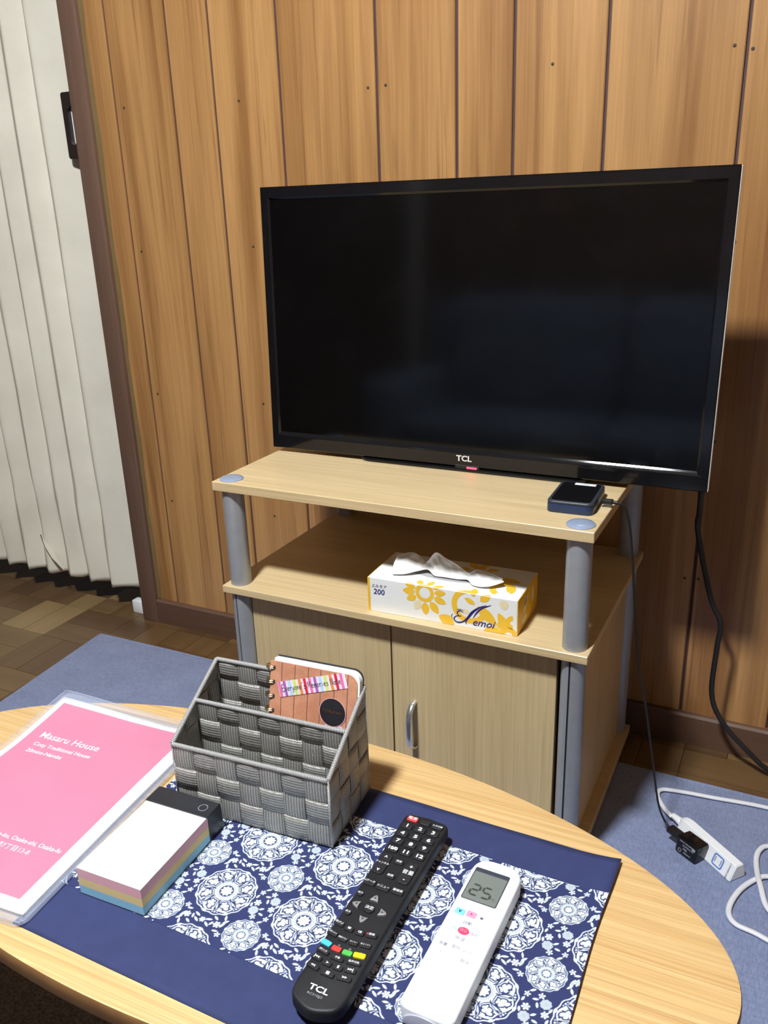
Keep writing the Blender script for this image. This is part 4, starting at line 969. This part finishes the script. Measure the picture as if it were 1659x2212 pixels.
# ------------------------------------------------------------------ folder, memo pad
def build_folder():
    PW, PH = 0.210, 0.297
    t = thing('guest_folder', 'clear plastic folder holding a pink house guide page', 'folder', (-0.4325, -1.1015, HT + 0.0024), R(5.0))
    def lift(x, y):
        u = max(0, 1 - (x + 0.005) / 0.12); v = max(0, (y - 0.20) / 0.10)
        w = 0.0022 * math.sin(PI * min(1, max(0, (x - 0.05) / 0.12))) * max(0, (y - 0.24) / 0.06)
        bow = 0.0015 * math.sin(PI * min(1, max(0, y / PH)))
        return 0.011 * (u ** 1.3) * (min(v, 1.15) ** 1.3) - w * 0.0 + bow + 0.0035 * max(0, (y - 0.27) / 0.03) * math.sin(PI * min(1, max(0, (x) / 0.16)))
    def sheet(name, x0, x1, y0, y1, z, mat, parent, r=0.0, nx=26, ny=34, holes=None, thick=0):
        V, F = [], []
        for j in range(ny):
            for i in range(nx):
                x, y = x0 + (x1 - x0) * i / (nx - 1), y0 + (y1 - y0) * j / (ny - 1)
                if r:
                    cxn = min(max(x, x0 + r), x1 - r); cyn = min(max(y, y0 + r), y1 - r); dx, dy = x - cxn, y - cyn; dl = math.hypot(dx, dy)
                    if dx and dy and dl > r: x, y = cxn + dx * r / dl, cyn + dy * r / dl
                V.append((x, y, z + lift(x, y)))
        for j in range(ny - 1):
            for i in range(nx - 1): F.append((j * nx + i, j * nx + i + 1, (j + 1) * nx + i + 1, (j + 1) * nx + i))
        o = mesh(name, V, F, mat, parent, True)
        if thick: m = o.modifiers.new('thickness', 'SOLIDIFY'); m.thickness = thick; m.offset = -1
        return o
    sheet('back_film', -0.006, PW + 0.0085, -0.0115, PH + 0.013, 0.0004, 'film_edge', t, 0.012)
    sheet('inner_pages', 0.0005, PW - 0.0005, 0.0005, PH - 0.001, 0.0028, 'paper_white', t, thick=0.0020)
    sheet('cover_page', 0, PW, 0, PH, 0.0034, 'paper_white', t, thick=0.0003)
    sheet('pink_panel', 0.0085, 0.1935, 0.0135, 0.2870, 0.0037, 'page_pink', t)
    def put(s, size, x, y, align='LEFT', off=0.00012):
        text('lettering', s, size, 'ink_white', t, (x, y, 0.0041), align=align, offset=off, post=lambda p: lift(p.x, p.y))
    put('Masaru House', 0.0150, 0.0240, 0.2275); put('Cozy Traditional House', 0.0086, 0.0280, 0.2110); put('20mins-Namba', 0.0086, 0.0282, 0.1985)
    put('inoe-ku, Osaka-shi, Osaka-fu', 0.0078, 0.1885, 0.0750, 'RIGHT', 0.0001); put('区御崎7丁目13-8', 0.0082, 0.1590, 0.0630, 'RIGHT', 0.0001)
    f = sheet('front_film', -0.006, PW + 0.0075, -0.0095, PH + 0.0105, 0.0050, 'clear_film', t, 0.012)
    # welded edge of the pocket
    def edge(pts): tube('film_edge', [(x, y, 0.0048 + lift(x, y)) for x, y in pts], 0.0007, 'film_edge', t, 6, per=6)
    edge([(PW + 0.0074, PH), (PW + 0.0074, PH * 0.6), (PW + 0.0074, PH * 0.3), (PW + 0.0074, 0.004), (PW + 0.004, -0.0065), (PW - 0.006, -0.0094), (PW * 0.5, -0.0094), (0, -0.0094)])
    edge([(PW + 0.0074, PH - 0.004), (PW + 0.004, PH + 0.006), (PW - 0.006, PH + 0.0104), (PW * 0.5, PH + 0.0104), (0.006, PH + 0.0104), (-0.004, PH + 0.004), (-0.0058, PH - 0.01), (-0.0058, PH * 0.6), (-0.0058, 0.01)])
    tube('film_fold', [(PW + 0.0035, 0.0, 0.0052 + lift(PW, 0)), (PW + 0.0035, PH * 0.5, 0.0052 + lift(PW, PH * .5)), (PW + 0.0035, PH * 0.97, 0.0052 + lift(PW, PH))], 0.0004, 'film_edge', t, 6)
build_folder()

def build_pad():
    W, L = 0.0745, 0.126
    t = thing('memo_pad', 'block memo pad with pink, yellow and blue layers and black band', 'memo pad', (-0.1610, -1.0360, HT + 0.0017), R(2.6))
    def layer(name, z0, z1, mat, y1=0.1035, bulge=0.0006, curl=0.0):
        x0, x1 = -W / 2, W / 2
        bm = bmesh.new(); bm_box(bm, x0, x1, 0, y1, z0, z1)
        return from_bm(name, bm, mat, t)
    layer('blue_sheets', 0.0004, 0.0095, 'pad_blue'); layer('yellow_sheets', 0.0096, 0.0185, 'pad_yellow'); layer('pink_sheets', 0.0186, 0.0290, 'pad_pink'); layer('white_sheets', 0.0291, 0.0296, 'paper_white')
    box('base_card', -W / 2 - 0.0004, W / 2 + 0.0004, -0.0003, L - 0.001, 0.0, 0.0004, 'card_black', t)
    # black card band folded over the far end
    band = []
    pts = [(0.1015, 0.0297), (0.1015, 0.0310), (L - 0.0015, 0.0310), (L, 0.0295), (L, 0.0005), (L - 0.001, 0.0005), (L - 0.001, 0.0290), (L - 0.0025, 0.0298)]
    V = [(-W / 2 - 0.0006, y, z) for y, z in pts] + [(W / 2 + 0.0006, y, z) for y, z in pts]; n = len(pts)
    bm = bmesh.new(); v = [bm.verts.new(p) for p in V]
    for i in range(n): bm.faces.new((v[i], v[(i + 1) % n], v[n + (i + 1) % n], v[n + i]))
    bm.faces.new(v[:n][::-1]); bm.faces.new(v[n:]); bd = from_bm('card_band', bm, 'card_black', t)
    box('band_side', W / 2 + 0.0001, W / 2 + 0.0007, 0.1035, L - 0.0006, 0.0006, 0.0297, 'card_black', t); box('band_core', -W / 2, W / 2, 0.1037, L - 0.0012, 0.0005, 0.0296, 'card_black', t)
    decal('punched_circle', annulus(0, 0, 0.0044, 0.0050, 28), 'ink_grey', bd, mw=TRS((W / 2 - 0.0115, 0.1125, 0.0312)))
    tube('band_edge', [(W / 2 + 0.0008, L, 0.0008), (W / 2 + 0.0008, L, 0.0295)], 0.0003, 'ink_grey', bd, 6, smooth_path=False)
build_pad()

# ------------------------------------------------------------------ remote controls
def build_tv_remote():
    t = thing('tv_remote', 'long black television remote with coloured keys on the place mat', 'remote control', (0.0705, -0.9470, HT + 0.0016), R(0.6))
    def outline(w, top, bot, taper):
        pts = [(w / 2, bot + 0.020)]
        pts += [(w / 2 - taper * 0.1, 0.0), (w / 2, top - 0.008)] + [(w / 2 - 0.007 + 0.007 * math.cos(a), top - 0.008 + 0.007 * math.sin(a)) for a in (R(30), R(60), R(90))]
        pts += [(0, top + 0.001)] + [(-w / 2 + 0.007 + 0.007 * math.cos(a), top - 0.008 + 0.007 * math.sin(a)) for a in (R(90), R(120), R(150))] + [(-w / 2, top - 0.008), (-w / 2 + taper * 0.1, 0.0), (-w / 2, bot + 0.020)]
        arc = [Vector((-w / 2, bot + 0.020, 0)), Vector((-w / 2 + 0.0022, bot + 0.0105, 0)), Vector((-w / 2 + 0.0085, bot + 0.0046, 0)), Vector((0, bot, 0)), Vector((w / 2 - 0.0085, bot + 0.0046, 0)), Vector((w / 2 - 0.0022, bot + 0.0105, 0)), Vector((w / 2, bot + 0.020, 0))]
        pts += [(p.x, p.y) for p in spline(arc, 5)[1:-1]]
        return pts
    prism('body', outline(0.0470, 0.1165, -0.1205, 0.01), 0.0095, 0.0205, 'matte_black', t, 0.0028, 4, bottom_bev=False)
    prism('lower_shell', outline(0.0468, 0.1163, -0.1190, 0.01), 0.0, 0.0096, 'matte_black', t, taper=0.16)
    Z = 0.0205
    def key(x, y, w, h, s=None, size=0.0045, mat='key_black', ink='ink_white', rot=0.0, r=0.0014, hgt=0.0016, off=0.00015, sx=1.0):
        k = prism('button', rrect(w, h, min(r, w * 0.49, h * 0.49), 3), -0.0005, hgt, mat, t, 0.0004, 1, mw=TRS((x, y, Z), (0, 0, rot)), bottom_bev=False)
        if s: text('lettering', s, size * 0.9, ink, k, (0, 0.0004, hgt + 0.00012), offset=off, sx=sx)
        return k
    B = 0.00035
    key(-0.0135, 0.1075, 0.0112, 0.0062, '電源', 0.0054, 'key_red', off=B); key(0.0003, 0.1070, 0.0105, 0.0060); key(0.0136, 0.1065, 0.0112, 0.0060, '入力切換', 0.0030)
    for i, s in enumerate(('1', '2', '3', '4', '5', '6', '7', '8', '9', '10/0', '11', '12')):
        r, c = divmod(i, 3); key(-0.0143 + c * 0.0138, 0.0960 - r * 0.01145, 0.0112, 0.0068, s, 0.0068 if i != 9 else 0.0060, off=0.00022, sx=1.3 if i != 9 else 1.02)
    ch = key(-0.0150, 0.0405, 0.0115, 0.0260, 'チャンネル', 0.0036, r=0.003, off=B * 0.5, sx=0.85); vo = key(0.0122, 0.0385, 0.0115, 0.0270, '音量', 0.0064, r=0.003, off=B)
    for k, (a, b) in ((ch, ('^', 'v')), (vo, ('+', '-'))):
        text('lettering', a, 0.0065, 'ink_white', k, (0, 0.0078, 0.00172), offset=0.0001); text('lettering', b, 0.0062, 'ink_white', k, (0, -0.0085, 0.00172), offset=0.0001)
    key(-0.0013, 0.0480, 0.0095, 0.0052, '消音', 0.0034); key(-0.0013, 0.0290, 0.0095, 0.0052, '画面', 0.0034)
    key(-0.0152, 0.0152, 0.0118, 0.0070, 'dデータ', 0.0034); key(-0.0013, 0.0140, 0.0128, 0.0072, 'メニュー', 0.0036); key(0.0128, 0.0150, 0.0118, 0.0070, '番組表', 0.0036)
    key(-0.0168, -0.0004, 0.0062, 0.0062, '出力', 0.0028, r=0.003); key(-0.0168, -0.0240, 0.0062, 0.0062, '戻る', 0.0028, r=0.003); key(-0.0016, -0.0130, 0.0098, 0.0098, '決定', 0.0046, r=0.0048, off=B * 0.7)
    for (x, y, a) in ((-0.0016, -0.0008, 0), (-0.0143, -0.0130, 90), (0.0112, -0.0130, -90), (-0.0016, -0.0262, 180)):
        tri = [(0, 0.0040)] + spline_tri(0.0056, 0.0050)
        k = prism('arrow_button', tri, -0.0005, 0.0018, 'key_silver', t, 0.0005, 2, mw=TRS((x, y, Z), (0, 0, R(a))), bottom_bev=False)
        decal('arrow_print', [[(0, 0.0012), (-0.0012, -0.0010), (0.0012, -0.0010)]], 'ink_dark', k, 0.0020)
    def row(y0, xs, ws, h, labels, mats=None, size=0.0030, sag=0.0022):
        for i, (x, w, s) in enumerate(zip(xs, ws, labels)):
            f = (x + 0.0016) / 0.016; key(x, y0 + sag * (f * f), w, h, s, size, (mats[i] if mats else 'key_black'), rot=0.16 * f, r=0.0012)
    X4 = (-0.0180, -0.0072, 0.0030, 0.0134); W4 = (0.0098, 0.0080, 0.0080, 0.0098)
    row(-0.0400, X4, W4, 0.0052, ('地デジ', 'BS', 'CS', '録画')); row(-0.0515, X4, W4, 0.0050, ('予約リスト', '録画リスト', 'タイマー', '見るリスト'), size=0.0020)
    row(-0.0625, X4, (0.0098, 0.0086, 0.0086, 0.0104), 0.0050, (None,) * 4, ('key_blue', 'key_red', 'key_green', 'key_yellow'))
    for x, s in zip(X4, '青赤緑黄'): text('colour_print', s, 0.0022, 'ink_grey', t, (x, -0.0578, Z + 0.0002))
    row(-0.0705, (-0.0166, -0.0020, 0.0124), (0.0120, 0.0115, 0.0125), 0.0042, ('3桁入力', '字幕', '音声切換'), size=0.0026)
    row(-0.0785, X4, W4, 0.0046, ('|<<', '>', 'II', '>>|'), size=0.0040); row(-0.0868, (-0.0166, -0.0020, 0.0124), (0.0118, 0.0118, 0.0122), 0.0046, ('<<', '■', '>>'), size=0.0040)
    decal('record_dot', [ellipse(0.0009, 0.0009, 12)], 'key_red', t, Z + 0.0020, mw=TRS((0.0098, -0.0385, 0)))
    text('brand_lettering', 'TCL', 0.0074, 'ink_white', t, (-0.0015, -0.1015, Z + 0.00015), offset=0.00018, sx=1.3); text('model_lettering', 'RC310JJ2', 0.0028, 'ink_grey', t, (-0.0020, -0.1072, Z + 0.00015), sx=1.3)
def spline_tri(w, h):
    return [(-w * 0.35, h * 0.45), (-w * 0.62, -h * 0.35), (-w * 0.70, -h * 0.62), (-w * 0.25, -h * 0.50), (w * 0.25, -h * 0.50), (w * 0.70, -h * 0.62), (w * 0.62, -h * 0.35), (w * 0.35, h * 0.45)]
build_tv_remote()

def build_ac_remote():
    t = thing('air_conditioner_remote', 'white air conditioner remote with grey display on the place mat', 'remote control', (0.1545, -0.9420, HT + 0.0016), R(-0.5))
    w = 0.0465
    def end(y0, dy, k, n=20): return [(w / 2 * math.copysign(abs(math.cos(PI * q / n)) ** k, math.cos(PI * q / n)), y0 + dy * math.sin(PI * q / n) ** 0.85) for q in range(n + 1)]
    pts = end(0.0665, 0.0185, 0.62) + end(-0.0815, -0.0085, 0.36)[::-1]
    # body: domed top, cut at the near end
    Z = 0.0185
    prism('body', pts, 0.0, Z, 'white_plastic', t, 0.0034, 5)
    cap = [(0.0190 * math.cos(R(q)), 0.0035 + 0.0115 * math.sin(R(q))) for q in range(0, 181, 12)] + [(-0.0190, 0.0012), (0.0190, 0.0012)]
    e = prism('end_cap', cap, 0.0, 0.0030, 'grey_end', t, 0.0006, 2, mw=TRS((0, -0.0880, 0), (R(90), 0, 0)))
    fr = prism('display_frame', rrect(0.0330, 0.0405, 0.0016, 3), 0.0, 0.0002, 'ink_dark', t, mw=TRS((-0.0028, 0.0505, Z)))
    l = prism('display', rrect(0.0312, 0.0345, 0.0008, 3), 0.0002, 0.0004, 'lcd', t, mw=TRS((-0.0028, 0.0482, Z)))
    def seg7(x, y, h, segs):
        w_ = h * 0.62; q = h * 0.16; P = []
        def hbar(yy): P.append([(x - w_ / 2 + q * .3, yy), (x - w_ / 2 + q * .7, yy + q / 2), (x + w_ / 2 - q * .7, yy + q / 2), (x + w_ / 2 - q * .3, yy), (x + w_ / 2 - q * .7, yy - q / 2), (x - w_ / 2 + q * .7, yy - q / 2)])
        def vbar(xx, y0, y1): P.append([(xx - q / 2, y0 + q * .55), (xx - q / 2, y1 - q * .55), (xx, y1 - q * .15), (xx + q / 2, y1 - q * .55), (xx + q / 2, y0 + q * .55), (xx, y0 + q * .15)])
        if 'a' in segs: hbar(y + h / 2)
        if 'g' in segs: hbar(y)
        if 'd' in segs: hbar(y - h / 2)
        for s, xx, y0, y1 in (('f', x - w_ / 2, y, y + h / 2), ('b', x + w_ / 2, y, y + h / 2), ('e', x - w_ / 2, y - h / 2, y), ('c', x + w_ / 2, y - h / 2, y)):
            if s in segs: vbar(xx, y0, y1)
        return P
    decal('digits', seg7(-0.0075, -0.0050, 0.0125, 'abged') + seg7(0.0035, -0.0050, 0.0125, 'afgcd'), 'lcd_segment', l, 0.0005)
    text('degree_lettering', '℃', 0.0042, 'lcd_segment', l, (0.0108, -0.0100, 0.0005))
    for (x, y, s, mt, nm) in ((-0.0132, 0.0148, 'v', 'ac_cyan', 'cool_button'), (-0.0030, 0.0155, '^', 'ac_pink', 'warm_button')):
        b = prism(nm, rrect(0.0088, 0.0066, 0.0014, 3), -0.0002, 0.0007, mt, t, 0.0002, 1, mw=TRS((x, y, Z), (0, 0, R(-3))), bottom_bev=False); text('lettering', s, 0.0060, 'ink_navy' if s == 'v' else 'ac_red', b, (0, 0.0002 if s == 'v' else -0.0012, 0.0009), offset=0.00015)
    b = prism('stop_button', ellipse(0.0050, 0.0038, 28), -0.0002, 0.0008, 'ac_red', t, 0.0002, 1, mw=TRS((-0.0026, -0.0040, Z)), bottom_bev=False); text('lettering', '停止', 0.0036, 'ac_pink', b, (0, 0, 0.00095), offset=0.0001)
    for s, x, y, sz, ink in (('自動', -0.0026, 0.0052, 0.0038, 'ac_grey_ink'), ('冷房', -0.0122, -0.0040, 0.0032, 'ac_teal_ink'), ('暖房', 0.0071, -0.0040, 0.0032, 'ac_pink_ink'), ('除湿', -0.0024, -0.0126, 0.0038, 'ac_grey_ink'), ('風量', -0.0132, -0.0230, 0.0034, 'ac_grey_ink'), ('風向', -0.0022, -0.0222, 0.0034, 'ac_grey_ink'), ('タイマー', 0.0096, -0.0230, 0.0026, 'ac_grey_ink'), ('入', -0.0120, -0.0320, 0.0026, 'ac_grey_ink'), ('取消', 0.0098, -0.0325, 0.0034, 'ac_grey_ink'), ('●', 0.0066, 0.0150, 0.0030, 'ac_grey_ink')):
        text('lettering', s, sz * 1.12, ink, t, (x, y, Z + 0.00015), offset=0.00014)
build_ac_remote()

# ------------------------------------------------------------------ sofa (seen only mirrored in the television)
def build_sofa():
    t = thing('sofa', 'slate blue two seat sofa mirrored in the television screen', 'sofa', (-0.35, -2.10, 0.0))
    def cushion(name, x0, x1, y0, y1, z0, z1, bev=0.05): return box(name, x0, x1, y0, y1, z0, z1, 'sofa_fabric', t, bev, 4)
    cushion('base', -0.75, 0.95, -0.30, 0.32, 0.05, 0.24, 0.03)
    for a, b in ((-0.60, 0.10), (0.11, 0.81)): cushion('seat_cushion', a, b, -0.18, 0.33, 0.235, 0.385)
    for a, b in ((-0.60, 0.10), (0.11, 0.81)): cushion('back_cushion', a, b, -0.33, -0.16, 0.37, 0.81, 0.06)
    for a, b in ((-0.78, -0.60), (0.81, 0.98)): cushion('armrest', a, b, -0.32, 0.32, 0.05, 0.52, 0.06)
    cushion('backrest', -0.74, 0.94, -0.42, -0.30, 0.05, 0.78, 0.04)
    for x in (-0.65, 0.85):
        for y in (-0.30, 0.25): lathe('leg', [(0.02, 0.0 if y < 0 else 0.0), (0.025, 0.06)], 'dark_trim_up', t, 14, mw=TRS((x, y, 0)))
build_sofa()
finish_texts()
